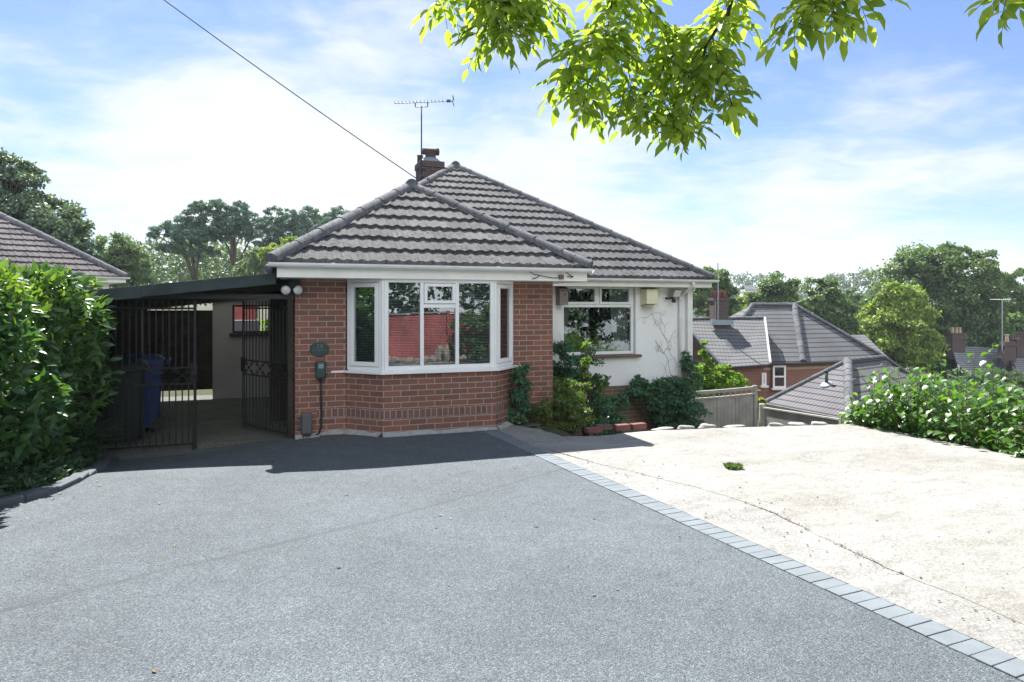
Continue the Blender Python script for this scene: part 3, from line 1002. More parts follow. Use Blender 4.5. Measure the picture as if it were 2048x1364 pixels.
def build_bungalow():
    B = thing('bungalow', 'red brick and white rendered bungalow with stepped grey tiled hip roofs and bay window', 'bungalow', (1.8, 1.0, 0))
    zs = 2.03                                           # soffit level
    # --- brick front: piers, side walls and bay base
    mb = MB()
    mb.box((0.0, 0.0, -0.6), (0.645, 0.24, zs + 0.1))
    mb.box((3.005, 0.0, -0.6), (3.62, 0.24, zs + 0.1))
    mb.box((0.0, 0.24, -0.6), (0.24, 6.3, zs + 0.1))
    mb.box((3.38, 0.24, -1.6), (3.62, 2.5, zs + 0.1))
    part(mb, 'brick_wall', M_BRICK, B)
    mb = MB()
    bay = [(0.635, 0.0), (1.055, -0.42), (2.595, -0.42), (3.015, 0.0)]
    inn = [(2.915, 0.1), (2.515, -0.27), (1.135, -0.27), (0.735, 0.1)]
    mb.prism(bay + inn, -0.6, 0.80)
    bw = part(mb, 'bay_wall', M_BRICK, B)
    mb = MB()
    e = 0.003
    sold = [(0.27, 0.0 - e), (0.637, -e), (1.055 - 0.001, -0.42 - e), (2.595 + 0.001, -0.42 - e), (3.013, -e)]
    for p, q in zip(sold, sold[1:]):
        p, q = Vector((*p, 0.221)), Vector((*q, 0.221))
        t = (q - p)
        no = Vector((-t.y, t.x, 0)).normalized()
        mb.obox(p, t, no * 0.004, (0, 0, 0.112))
    part(mb, 'soldier_course', M_SOLD, bw)
    # --- white rendered wall with its brick plinth, window hole between x 4.93..6.45
    mb = MB()
    y0, y1 = 2.5, 2.74
    mb.box((3.38, y0, 0.13), (4.88, y1, 2.2))
    mb.box((6.47, y0, 0.13), (7.7, y1, 2.2))
    mb.box((4.88, y0, 0.13), (6.47, y1, 0.68))
    mb.box((4.88, y0, 2.12), (6.47, y1, 2.2))
    mb.box((7.46, y1, -2.6), (7.7, 14.5, 2.2))
    mb.box((0.0, 14.26, -0.8), (7.46, 14.5, 2.2))
    mb.box((0.0, 6.3, -0.6), (0.24, 14.26, 2.2))
    part(mb, 'rendered_wall', M_RENDER, B, bevel=0.006)
    mb = MB()
    mb.box((3.62, 2.485, -2.6), (7.715, 2.74, 0.13))
    part(mb, 'brick_plinth', M_BRICKLOW, B)
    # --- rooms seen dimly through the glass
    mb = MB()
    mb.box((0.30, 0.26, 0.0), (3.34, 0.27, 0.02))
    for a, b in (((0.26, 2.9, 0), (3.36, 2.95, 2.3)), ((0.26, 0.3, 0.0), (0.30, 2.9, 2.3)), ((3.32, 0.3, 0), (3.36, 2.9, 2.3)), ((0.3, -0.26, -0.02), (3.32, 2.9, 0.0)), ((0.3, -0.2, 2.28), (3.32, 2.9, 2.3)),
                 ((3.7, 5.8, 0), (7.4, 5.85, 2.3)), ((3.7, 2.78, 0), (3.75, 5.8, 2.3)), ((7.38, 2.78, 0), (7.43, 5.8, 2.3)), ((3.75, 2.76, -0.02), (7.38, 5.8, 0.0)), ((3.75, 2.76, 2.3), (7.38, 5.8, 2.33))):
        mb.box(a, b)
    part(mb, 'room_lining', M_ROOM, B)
    # --- bay window
    A, Bq, Cq, Dq = (0.655, -0.015), (1.062, -0.425), (2.588, -0.425), (2.995, -0.015)
    z0, z1 = 0.845, zs
    r2 = math.sqrt(0.5)
    uL, uF, uR = (r2, -r2, 0), (1, 0, 0), (r2, r2, 0)
    wL = math.hypot(Bq[0] - A[0], Bq[1] - A[1])
    wF = Cq[0] - Bq[0]
    inset_y = 0.012
    # posts at the two front corners
    F = MB()
    bars(F, (Bq[0] + 0.02, Bq[1]), uF, wF - 0.04, z0, z1, 0.052, 0.07, 0.045, 0.055)
    ox = Bq[0]
    for x0, x1 in ((0.487, 0.535), (0.965, 1.013)):
        F.obox((ox + x0, Bq[1], z0 + 0.055), (x1 - x0, 0, 0), (0, 0.07, 0), (0, 0, z1 - z0 - 0.1))
    F.obox((ox + 0.535, Bq[1], 1.655), (0.43, 0, 0), (0, 0.07, 0), (0, 0, 0.05))
    bars(F, (ox + 0.535 + 0.004, Bq[1] - 0.014), uF, 0.422, 1.712, 1.978, 0.042, 0.05)      # top casement
    for o, u, w in ((A, uL, wL - 0.022), ((Cq[0] + 0.016, Cq[1] + 0.016), uR, wL - 0.022)):
        bars(F, o, u, w, z0, z1, 0.045, 0.07)
        n = Vector((u[1], -u[0], 0)) * 0.014
        bars(F, (o[0] + u[0] * 0.05 + n.x, o[1] + u[1] * 0.05 + n.y), u, w - 0.1, z0 + 0.05, z1 - 0.05, 0.055, 0.05)
    W_ = part(F, 'bay_window', M_UPVC, B, bevel=0.005)
    for c in (Bq, Cq):
        part(MB().tube([(c[0], c[1] + 0.018, z0), (c[0], c[1] + 0.018, z1)], 0.022, 10), 'corner_post', M_UPVC, W_)
    fronts = [(0.072, 0.487, z0 + 0.055, z1 - 0.045), (0.535, 0.965, z0 + 0.055, 1.655), (0.58, 0.92, 1.755, 1.936), (1.013, wF - 0.072, z0 + 0.055, z1 - 0.045)]
    for x0, x1, a, b in fronts:
        part(pane_mb(Bq, uF, x0, x1, a, b, 0.03), 'pane', M_GLASS, W_)
    for i, (x0, x1, a, b) in enumerate(fronts):
        part(blind_mb(Bq, uF, x0 - 0.02, x1 + 0.02, a, b, 0.10), 'blind', M_BLIND, W_)
        if i in (0, 3):
            part(MB().obox((Bq[0] + x0, Bq[1] + 0.094, 1.752), (x1 - x0 - 0.02, 0, 0), (0, 0.012, 0), (0, 0, 0.016)), 'blind_rail', M_UPVC, W_)
    for o, u in ((A, uL), ((Cq[0] + 0.016, Cq[1] + 0.016), uR)):
        part(pane_mb(o, u, 0.10, wL - 0.125, z0 + 0.10, z1 - 0.10, 0.02), 'pane', M_GLASS, W_)
        part(blind_mb(o, u, 0.08, wL - 0.10, z0 + 0.05, z1 - 0.06, 0.10), 'blind', M_BLIND, W_)
    s = MB()
    out = [(0.45, -0.012), (0.62, -0.012), (0.62, -0.055), (1.03, -0.485), (2.62, -0.485), (3.05, -0.055), (3.13, -0.055), (3.13, -0.012), (3.0, 0.0), (2.58, -0.36), (1.07, -0.36), (0.65, 0.0)]
    s.prism(out, 0.80, 0.83)
    s.prism([(0.66, -0.02), (1.05, -0.452), (2.6, -0.452), (2.99, -0.02), (2.58, -0.3), (1.07, -0.3)], 0.83, 0.845)
    part(s, 'sill', M_UPVC, W_, bevel=0.004)
    # --- window in the rendered wall
    ox, oy = 4.90, 2.56
    x1 = 1.56
    F = MB()
    bars(F, (ox, oy), uF, x1, 0.74, 2.12, 0.06, 0.07)
    F.obox((ox + 0.06, oy, 1.655), (x1 - 0.12, 0, 0), (0, 0.07, 0), (0, 0, 0.055))
    F.obox((ox + 0.755, oy, 1.71), (0.05, 0, 0), (0, 0.07, 0), (0, 0, 0.35))
    for a in (0.064, 0.809):
        bars(F, (ox + a, oy - 0.014), uF, 0.687, 1.714, 2.056, 0.045, 0.05)
    RW = part(F, 'casement_window', M_UPVC, B, bevel=0.005)
    for x0, xx, a, b in ((0.06, x1 - 0.06, 0.80, 1.655), (0.11, 0.705, 1.76, 2.01), (0.855, 1.45, 1.76, 2.01)):
        part(pane_mb((ox, oy), uF, x0, xx, a, b, 0.03), 'pane', M_GLASS, RW)
    s = MB()
    s.box((4.84, 2.40, 0.685), (6.56, 2.56, 0.735))
    part(s, 'sill', M_SILLT, RW, bevel=0.012)
    for xa, xb, sweep in ((4.95, 5.2, 0.0), (6.02, 6.45, 0.30)):
        c = MB()
        n = 40
        rows = []
        for j in range(12):
            v = j / 11
            z = 0.72 + 1.36 * v
            l = xa + sweep * 0.55 * (1 - v) ** 1.2
            r = xb - (0.10 * (1 - v) if sweep == 0 else 0)
            rows.append([(l + (r - l) * i / n, 2.78 + 0.025 * math.sin(i * 1.35) + 0.02 * (1 - v), z) for i in range(n + 1)])
        vs = [p for r_ in rows for p in r_]
        c.add(vs, [(j * (n + 1) + i, j * (n + 1) + i + 1, (j + 1) * (n + 1) + i + 1, (j + 1) * (n + 1) + i) for j in range(11) for i in range(n)])
        part(c, 'curtain', M_CURTAIN, RW, smooth=True)
    # --- roofs
    ze = 2.215
    tw = math.tan(R(33.2))
    mb = MB()
    xl, xr, yf = -0.27, 3.95, -0.50
    half = (xr - xl) / 2
    xm = (xl + xr) / 2
    za = ze + half * tw
    ya = yf + half
    yb = 4.6
    tiled_slope(mb, (xl, yf, ze), (xr, yf, ze), (xm, ya, za), (xm, ya, za))
    tiled_slope(mb, (xr, yf, ze), (xr, yb, ze), (xm, ya, za), (xm, yb, za))
    tiled_slope(mb, (xl, yb, ze), (xl, yf, ze), (xm, yb, za), (xm, ya, za))
    wr = part(mb, 'wing_roof', M_TILE, B)
    mb = MB()
    ridge_run(mb, (xl - 0.02, yf - 0.02, ze + 0.02), (xm, ya, za), 0.105)
    ridge_run(mb, (xr + 0.02, yf - 0.02, ze + 0.02), (xm, ya, za), 0.105)
    ridge_run(mb, (xm, ya - 0.1, za + 0.02), (xm, yb, za + 0.02), 0.105)
    part(mb, 'ridge_tiles', M_RIDGE, wr)
    mb = MB()
    zm = 2.215
    Xl, Xr, Yf, Yb = -0.32, 8.0, 2.13, 14.9
    hm = (Xr - Xl) / 2
    Xm = (Xl + Xr) / 2
    t2 = math.tan(R(33.4))
    Za = zm + hm * t2
    Ya, Yc = Yf + hm, Yb - hm
    tiled_slope(mb, (Xl, Yf, zm), (Xr, Yf, zm), (Xm, Ya, Za), (Xm, Ya, Za))
    tiled_slope(mb, (Xr, Yf, zm), (Xr, Yb, zm), (Xm, Ya, Za), (Xm, Yc, Za), step=0.0375)
    tiled_slope(mb, (Xl, Yb, zm), (Xl, Yf, zm), (Xm, Yc, Za), (Xm, Ya, Za), step=0.0375)
    tiled_slope(mb, (Xr, Yb, zm), (Xl, Yb, zm), (Xm, Yc, Za), (Xm, Yc, Za), step=0.0375)
    mr = part(mb, 'main_roof', M_TILE, B)
    mb = MB()
    for p in ((Xl, Yf), (Xr, Yf)):
        ridge_run(mb, (p[0], p[1], zm + 0.02), (Xm, Ya, Za), 0.105)
    ridge_run(mb, (Xm, Ya - 0.1, Za + 0.02), (Xm, Yc + 0.1, Za + 0.02), 0.105)
    for p in ((Xl, Yb), (Xr, Yb)):
        ridge_run(mb, (p[0], p[1], zm + 0.02), (Xm, Yc, Za), 0.105)
    part(mb, 'ridge_tiles', M_RIDGE, mr)
    # --- eaves: soffit, fascia, gutters
    mb = MB()
    mb.box((xl + 0.04, yf + 0.02, 2.03), (xr - 0.03, yf + 0.045, 2.165))
    mb.box((xl + 0.04, yf + 0.045, zs + 0.001), (xr - 0.03, 0.6, zs + 0.02))
    mb.box((xr - 0.03, yf + 0.02, 2.03), (xr - 0.005, 2.3, 2.165))
    mb.box((3.62, 0.6, zs + 0.001), (xr - 0.03, 2.3, zs + 0.02))
    mb.box((3.9, Yf + 0.02, 2.045), (Xr - 0.03, Yf + 0.045, 2.165))
    mb.box((3.9, Yf + 0.045, 2.046), (Xr - 0.03, 2.51, 2.065))
    mb.box((Xr - 0.03, Yf + 0.02, 2.045), (Xr - 0.005, Yb, 2.165))
    mb.box((7.69, Yf + 0.4, 2.046), (Xr - 0.03, Yb, 2.065))
    part(mb, 'fascia', M_FASCIA, B, bevel=0.004)
    mb = MB()
    gutter(mb, (xl - 0.06, yf - 0.045, 2.205), (xr + 0.03, yf - 0.045, 2.205))
    g = part(mb, 'gutter', M_GUTTER, B)
    mb = MB()
    gutter(mb, (xr + 0.05, yf, 2.20), (xr + 0.05, 2.05, 2.20))
    part(mb, 'gutter', M_GUTTER, B)
    mb = MB()
    gutter(mb, (4.02, Yf - 0.04, 2.195), (Xr + 0.09, Yf - 0.04, 2.195))
    g2 = part(mb, 'gutter', M_GUTTER, B)
    mb = MB()
    mb.tube([(7.52, Yf - 0.04, 2.15), (7.52, Yf - 0.04, 2.09), (7.50, Yf + 0.05, 2.03), (7.47, 2.34, 1.93), (7.46, 2.45, 1.88), (7.46, 2.455, 1.82), (7.46, 2.455, -1.2)], 0.034, 12)
    mb.tube([(7.46, 2.455, 1.86), (7.46, 2.455, 1.78)], 0.042, 12)
    part(mb, 'downpipe', M_GUTTER, B, smooth=True)
    mb = MB()
    mb.box((7.60, 2.40, -1.0), (7.72, 2.499, 2.046))
    part(mb, 'corner_trim', M_FASCIA, B, bevel=0.006)
    # --- chimney
    cx0, cy0 = 2.99, 6.05
    mb = MB()
    mb.box((cx0, cy0, 3.9), (cx0 + 0.52, cy0 + 0.62, 4.86))
    mb.box((cx0 - 0.022, cy0 - 0.022, 4.86), (cx0 + 0.542, cy0 + 0.642, 5.0))
    ch = part(mb, 'chimney', M_BRICKCH, B, bevel=0.01)
    mb = MB()
    mb.lathe([(0.30, 0), (0.27, 0.04), (0.19, 0.11), (0.16, 0.13)], (cx0 + 0.27, cy0 + 0.31, 4.99), 20)
    part(mb, 'mortar_flaunching', M_LEAD, ch, smooth=True)
    mb = MB()
    mb.lathe([(0.135, 0.05), (0.125, 0.12), (0.12, 0.26), (0.135, 0.27), (0.135, 0.30)], (cx0 + 0.28, cy0 + 0.28, 4.99), 18)
    part(mb, 'chimney_pot', M_TERRA, ch, smooth=True)
    mb = MB()
    c = Vector((cx0 + 0.28, cy0 + 0.28, 5.26))
    mb.tube([c + Vector((-0.19, -0.02, 0.0)), c + Vector((0.16, 0.02, 0.02))], 0.075, 14)
    mb.tube([c + Vector((0.15, 0.02, 0.02)), c + Vector((0.19, 0.024, 0.024))], 0.088, 14)
    part(mb, 'pot_cowl', M_TERRA, ch, smooth=True)
    mb = MB()
    mb.lathe([(0.07, 0.03), (0.065, 0.16), (0.075, 0.17), (0.075, 0.19)], (cx0 + 0.05, cy0 + 0.36, 4.99), 14)
    part(mb, 'chimney_pot', M_TERRA, ch, smooth=True)


build_bungalow()


# ================================================================== FIXTURES ON THE BUNGALOW
def bullet_light():
    t = thing('security_light', 'twin round security lamps on a black bracket under the bungalow eave corner', 'light', (-0.03, -0.02, 1.95))
    mb = MB()
    mb.box((-0.075, -0.05, 1.955), (0.075, 0.0, 2.028))
    mb.lathe([(0.055, 0), (0.06, 0.02), (0.05, 0.07), (0.03, 0.10)], (-0.03, -0.09, 1.90), 14)
    mb.tube([(-0.03, -0.05, 1.99), (-0.03, -0.09, 1.98)], 0.03, 10)
    part(mb, 'bracket', M_BLACK, t, bevel=0.005)
    for dx, ax in ((-0.085, (-0.10, -1, -0.12)), (0.055, (0.25, -1, -0.1))):
        c = Vector((-0.03 + dx, -0.10, 1.885))
        mb = MB()
        mb.lathe([(0.02, -0.09), (0.035, -0.07), (0.058, -0.01), (0.064, 0.02)], c, 18, ax)
        mb.tube([(-0.03, -0.09, 1.93), c], 0.014, 8)
        h = part(mb, 'lamp_head', M_BLACK, t, smooth=True)
        mb = MB()
        mb.lathe([(0.061, 0.018), (0.058, 0.028), (0.04, 0.038), (0.0, 0.042)], c, 18, ax)
        part(mb, 'lens', M_LENS, h, smooth=True)


bullet_light()


def glyph(mb, ch, x, z, w, h, y, t=0.006):
    segs = {'2': [(0, 1, .8, 1), (.8, 1, .8, .55), (.8, .55, 0, 0), (0, 0, .9, 0)], '8': [(0, 1, .8, 1), (.8, 1, .8, .5), (.8, .5, 0, .5), (0, .5, 0, 1), (0, .5, 0, 0), (0, 0, .8, 0), (.8, 0, .8, .5)], 'I': [(.4, 0, .4, 1)],
            'T': [(0, 1, .8, 1), (.4, 0, .4, 1)], 'L': [(0, 1, 0, 0), (0, 0, .7, 0)]}[ch]
    for a, b, c, d in segs:
        mb.tube([(x + a * w, y, z + b * h), (x + c * w, y, z + d * h)], t, 5)


def wall_fixtures():
    # oval number plaque, its worn lettering raised off the plate
    t = thing('house_plaque', 'dark oval house number plaque on the brick pier beside the bay window', 'plaque', (0.305, -0.012, 1.115))
    mb = MB()
    pts = lambda k, y: [(0.305 + 0.125 * k * math.cos(a), y, 1.115 + 0.095 * k * math.sin(a)) for a in [2 * math.pi * i / 36 for i in range(36)]]
    a, b, c = pts(1.0, -0.002), pts(1.0, -0.012), pts(0.93, -0.018)
    n = 36
    mb.add(a + b + c, [(i, (i + 1) % n, n + (i + 1) % n, n + i) for i in range(n)] + [(n + i, n + (i + 1) % n, 2 * n + (i + 1) % n, 2 * n + i) for i in range(n)] + [tuple(range(2 * n, 3 * n))])
    part(mb, 'plate', M_CHG, t)
    mb = MB()
    glyph(mb, '2', 0.27, 1.135, 0.03, 0.042, -0.019, 0.0035)
    glyph(mb, '8', 0.318, 1.135, 0.03, 0.042, -0.019, 0.0035)
    for i in range(7):
        mb.tube([(0.222 + i * 0.0275, -0.019, 1.092), (0.222 + i * 0.0275, -0.019, 1.114)], 0.003, 5)
    part(mb, 'lettering', M_PLATETXT, t)
    # car charger with hanging cable
    t = thing('charger_box', 'dark green car charger box with small display and black cable on brick pier', 'charger', (0.315, -0.03, 0.85))
    mb = MB()
    mb.box((0.25, -0.085, 0.735), (0.385, -0.001, 0.965))
    part(mb, 'case', M_CHG, t, bevel=0.022)
    mb = MB()
    mb.box((0.285, -0.0885, 0.87), (0.35, -0.084, 0.93))
    part(mb, 'display', M_DISPLAY, t, bevel=0.003)
    mb = MB()
    mb.tube([(0.318, -0.045, 0.74), (0.318, -0.045, 0.70)], 0.018, 10)
    cab = [(0.318, -0.045, 0.72), (0.322, -0.04, 0.5), (0.325, -0.04, 0.25), (0.32, -0.04, 0.10), (0.29, -0.04, 0.02), (0.22, -0.04, -0.02), (0.12, -0.04, -0.045), (0.02, -0.035, -0.07), (-0.03, -0.02, -0.09)]
    mb.tube(cab, 0.0125, 8)
    part(mb, 'cable', M_CABLE, t, smooth=True)
    # meter box
    t = thing('meter_box', 'grey lidded meter box low on the brick pier by the gate', 'meter box', (0.14, -0.05, 0.1))
    part(MB().box((0.075, -0.12, 0.035), (0.205, 0.0, 0.30)), 'case', M_GREYP, t, bevel=0.012)
    mb = MB()
    mb.box((0.085, -0.128, 0.06), (0.195, -0.119, 0.285))
    part(mb, 'lid', M_GREYP, t, bevel=0.004)
    for z in (0.10, 0.17, 0.24):
        part(MB().box((0.025, -0.06, z), (0.075, -0.015, z + 0.022)), 'cable_clip', M_GREYP, t)
    for x in (0.10, 0.14, 0.175):
        part(MB().tube([(x, -0.06, 0.035), (x, -0.06, -0.03)], 0.011, 8), 'conduit', M_GREYP, t)
    # bird box at the left end of the rendered wall
    t = thing('bird_box', 'weathered wooden bird box with round hole beside the white wall window', 'bird box', (4.84, 2.4, 1.9))
    mb = MB()
    mb.add([(4.76, 2.30, 1.70), (4.93, 2.30, 1.70), (4.93, 2.499, 1.70), (4.76, 2.499, 1.70), (4.76, 2.30, 1.98), (4.93, 2.30, 1.98), (4.93, 2.499, 2.03), (4.76, 2.499, 2.03)],
           [(0, 3, 2, 1), (4, 5, 6, 7), (0, 1, 5, 4), (1, 2, 6, 5), (2, 3, 7, 6), (3, 0, 4, 7)])
    part(mb, 'box', M_BIRD, t, bevel=0.004)
    mb = MB().obox((4.735, 2.26, 1.975), (0.22, 0, 0), (0, 0.236, 0.059), (0, 0, 0.016))
    part(mb, 'lid', M_BIRD, t, bevel=0.003)
    part(MB().lathe([(0.019, 0), (0.019, 0.004)], (4.86, 2.2995, 1.90), 14, (0, -1, 0)), 'entrance_hole', M_BLACK, t)
    # cream alarm box
    t = thing('alarm_box', 'cream plastic alarm box on the white wall under the eave', 'alarm box', (6.72, 2.4, 1.87))
    mb = MB()
    mb.add([(6.59, 2.28, 1.72), (6.84, 2.28, 1.72), (6.86, 2.499, 1.69), (6.57, 2.499, 1.69), (6.59, 2.28, 2.01), (6.84, 2.28, 2.01), (6.86, 2.499, 2.02), (6.57, 2.499, 2.02)],
           [(0, 3, 2, 1), (4, 5, 6, 7), (0, 1, 5, 4), (1, 2, 6, 5), (2, 3, 7, 6), (3, 0, 4, 7)])
    part(mb, 'case', M_CREAMBOX, t, bevel=0.012)
    part(MB().box((6.565, 2.26, 2.021), (6.865, 2.499, 2.036)), 'lid', M_SILLT, t, bevel=0.003)
    part(MB().box((6.57, 2.27, 1.676), (6.86, 2.499, 1.689)), 'base', M_CREAMBOX, t, bevel=0.003)
    # floodlight with sensor
    t = thing('floodlight', 'square silver floodlight with black motion sensor high on the white wall', 'light', (7.25, 2.4, 1.85))
    part(MB().box((7.09, 2.455, 1.79), (7.15, 2.499, 1.875)), 'junction_box', M_UPVC, t, bevel=0.004)
    mb = MB()
    mb.tube([(7.12, 2.45, 1.83), (7.18, 2.42, 1.835), (7.26, 2.38, 1.845)], 0.02, 8)
    mb.box((7.105, 2.449, 1.81), (7.135, 2.456, 1.85))
    part(mb, 'bracket', M_BLACK, t)
    h = MB().obox((7.18, 2.30, 1.85), (0.20, 0.03, 0), (-0.012, 0.12, 0.02), (0.02, -0.05, 0.15))
    hp = part(h, 'lamp_head', M_METAL, t, bevel=0.01)
    part(MB().obox((7.195, 2.296, 1.864), (0.17, 0.0255, 0), (-0.0004, 0.004, 0.0007), (0.017, -0.042, 0.125)), 'lens', M_LENS, hp)
    mb = MB()
    mb.lathe([(0.03, 0), (0.042, 0.01), (0.042, 0.06), (0.02, 0.085)], (7.25, 2.36, 1.745), 14)
    mb.tube([(7.25, 2.37, 1.84), (7.25, 2.37, 1.78)], 0.014, 8)
    part(mb, 'sensor', M_BLACK, t)
    # small junction box with loose cables on the wing fascia
    t = thing('junction_box', 'small brown junction box with loose thin wires on the white fascia end', 'junction box', (3.57, -0.49, 2.09))
    part(MB().box((3.50, -0.515, 2.055), (3.57, -0.481, 2.115)), 'case', M_SILLT, t, bevel=0.004)
    mb = MB()
    w = [[(3.03, -0.56, 2.15), (3.10, -0.55, 2.115), (3.2, -0.52, 2.10), (3.3, -0.50, 2.085), (3.42, -0.495, 2.07), (3.5, -0.50, 2.075)],
         [(3.45, -0.56, 2.24), (3.55, -0.575, 2.18), (3.63, -0.54, 2.125), (3.70, -0.5, 2.09)], [(3.62, -0.5, 2.09), (3.66, -0.515, 2.10), (3.72, -0.5, 2.10), (3.68, -0.49, 2.075)],
         [(3.2, -0.52, 2.10), (3.16, -0.5, 2.07), (3.1, -0.49, 2.05)]]
    for q in w:
        mb.tube(q, 0.0055, 6)
    part(mb, 'wire', M_CABLE, t, smooth=True)
    mb = MB()
    mb.tube([(3.97, -0.56, 2.14), (4.0, -0.50, 2.27), (4.03, -0.44, 2.36)], 0.009, 6)
    mb.tube([(4.03, -0.44, 2.36), (4.08, -0.44, 2.38), (4.10, -0.44, 2.33)], 0.008, 6)
    solo(mb, 'gutter_bracket', M_TERRA, 'thin rusty rod with hooked end standing up from the wing gutter corner', 'bracket', (3.97, -0.5, 2.14), smooth=True)


wall_fixtures()


def tv_aerial():
    t = thing('tv_aerial', 'slim television aerial on a tall mast strapped to the bungalow chimney', 'aerial', (2.98, 6.02, 4.7))
    mb = MB()
    x, y = 2.985, 6.015
    mb.tube([(x, y, 4.55), (x, y, 6.22)], 0.016, 8)
    part(mb, 'mast', M_DKMETAL, t, smooth=True)
    d = Vector((0.94, -0.34, 0.02)).normalized()            # roughly across the view
    c = Vector((x, y, 6.30))
    mb = MB()
    for e in (-0.14, 0.14):
        mb.tube([c + d * e, c + d * e + Vector((0, 0, -0.10))], 0.012, 6)
    mb.tube([c + d * -0.14 + Vector((0, 0, -0.10)), c + d * 0.14 + Vector((0, 0, -0.10))], 0.012, 6)
    part(mb, 'cradle', M_DKMETAL, t)
    mb = MB()
    mb.tube([c + d * -0.62 + Vector((0, 0, -0.01)), c + d * 0.72 + Vector((0, 0, 0.02))], 0.010, 6)
    part(mb, 'boom', M_DKMETAL, t)
    mb = MB()
    p = Vector((0.34, 0.94, 0))
    for i in range(14):
        q = c + d * (-0.60 + i * 0.083) + Vector((0, 0, 0.004 + i * .0015))
        mb.tube([q - p * 0.10, q + p * 0.10], 0.006, 5)
        mb.tube([q - Vector((0, 0, .016)), q + Vector((0, 0, 0.018))], 0.009, 5)
    q = c + d * 0.62 + Vector((0, 0, 0.02))
    mb.obox(q - p * 0.03 - d * 0.05 - Vector((0, 0, .025)), d * 0.09, p * 0.06, (0, 0, 0.05))
    for s in (-1, 1):
        mb.tube([q + d * 0.06, q + d * 0.12 + Vector((0, 0, 0.08 * s))], 0.006, 5)
        for f in (-0.16, -0.05, 0.05, 0.16):
            a = q + d * 0.10 + Vector((0, 0, 0.05 * s)) + p * f
            mb.tube([a, a + d * 0.01 + Vector((0, 0, 0.04 * s))], 0.006, 5)
        mb.tube([q + d * 0.10 + Vector((0, 0, 0.06 * s)) - p * 0.18, q + d * 0.10 + Vector((0, 0, 0.06 * s)) + p * 0.18], 0.007, 5)
    part(mb, 'element', M_DKMETAL, t)
    part(MB().box((x - 0.03, y - 0.012, 4.62), (x + 0.1, y + 0.05, 4.66)), 'mast_bracket', M_DKMETAL, t)
    part(MB().box((x - 0.03, y - 0.012, 4.80), (x + 0.1, y + 0.05, 4.84)), 'mast_bracket', M_DKMETAL, t)


tv_aerial()


def phone_wire():
    a, b = at(340, -4, 13.0), at(839, 361, 15.2)
    pts = []
    a0 = a + (a - b) * 0.8
    for i in range(40):
        q = i / 39
        p = a0.lerp(b, q)
        p.z -= 0.12 * 4 * q * (1 - q)
        pts.append(p)
    # keep the visible start where the sag leaves it
    mb = MB().tube(pts, 0.011, 6)
    solo(mb, 'overhead_wire', M_CABLE, 'black overhead telephone wire running down to the bungalow chimney', 'wire', tuple(pts[-1]), WF, smooth=True)


phone_wire()


# ================================================================== CARPORT, GATES, BINS
def plant(name, label, cat, ells, nclump, nleaf, L, mat, tmpl=LEAFO, stem=True, base=None, group=None, **kw):
    """ells in the bungalow frame: [(s, b, z, rs, rb, rz)]"""
    E_ = [((e[0], e[1], e[2]), (e[3], e[4], e[5])) for e in ells]
    base = base or (ells[0][0], ells[0][1], terrain(ells[0][0], ells[0][1]))
    T = thing(name, label, cat, base, HF, group)
    me = foliage('foliage', E_, nclump, nleaf, L, tmpl, base=base, **kw)
    part(me, 'foliage', mat, T)
    if stem:
        mb = MB()
        for e in E_:
            for _ in range(5):
                d = rdir(1)[0]
                tip = Vector(e[0]) + Vector(d) * 0.6 * min(e[1])
                b0 = Vector(base) + Vector((random.uniform(-.05, .05), random.uniform(-.05, .05), -0.05))
                mid = b0.lerp(tip, 0.5) + Vector((random.uniform(-.06, .06), random.uniform(-.06, .06), 0.05))
                mb.tube([b0, mid, tip], [0.014, 0.010, 0.004], 6)
        part(mb, 'stems', M_TWIG, T, smooth=True)
    return T


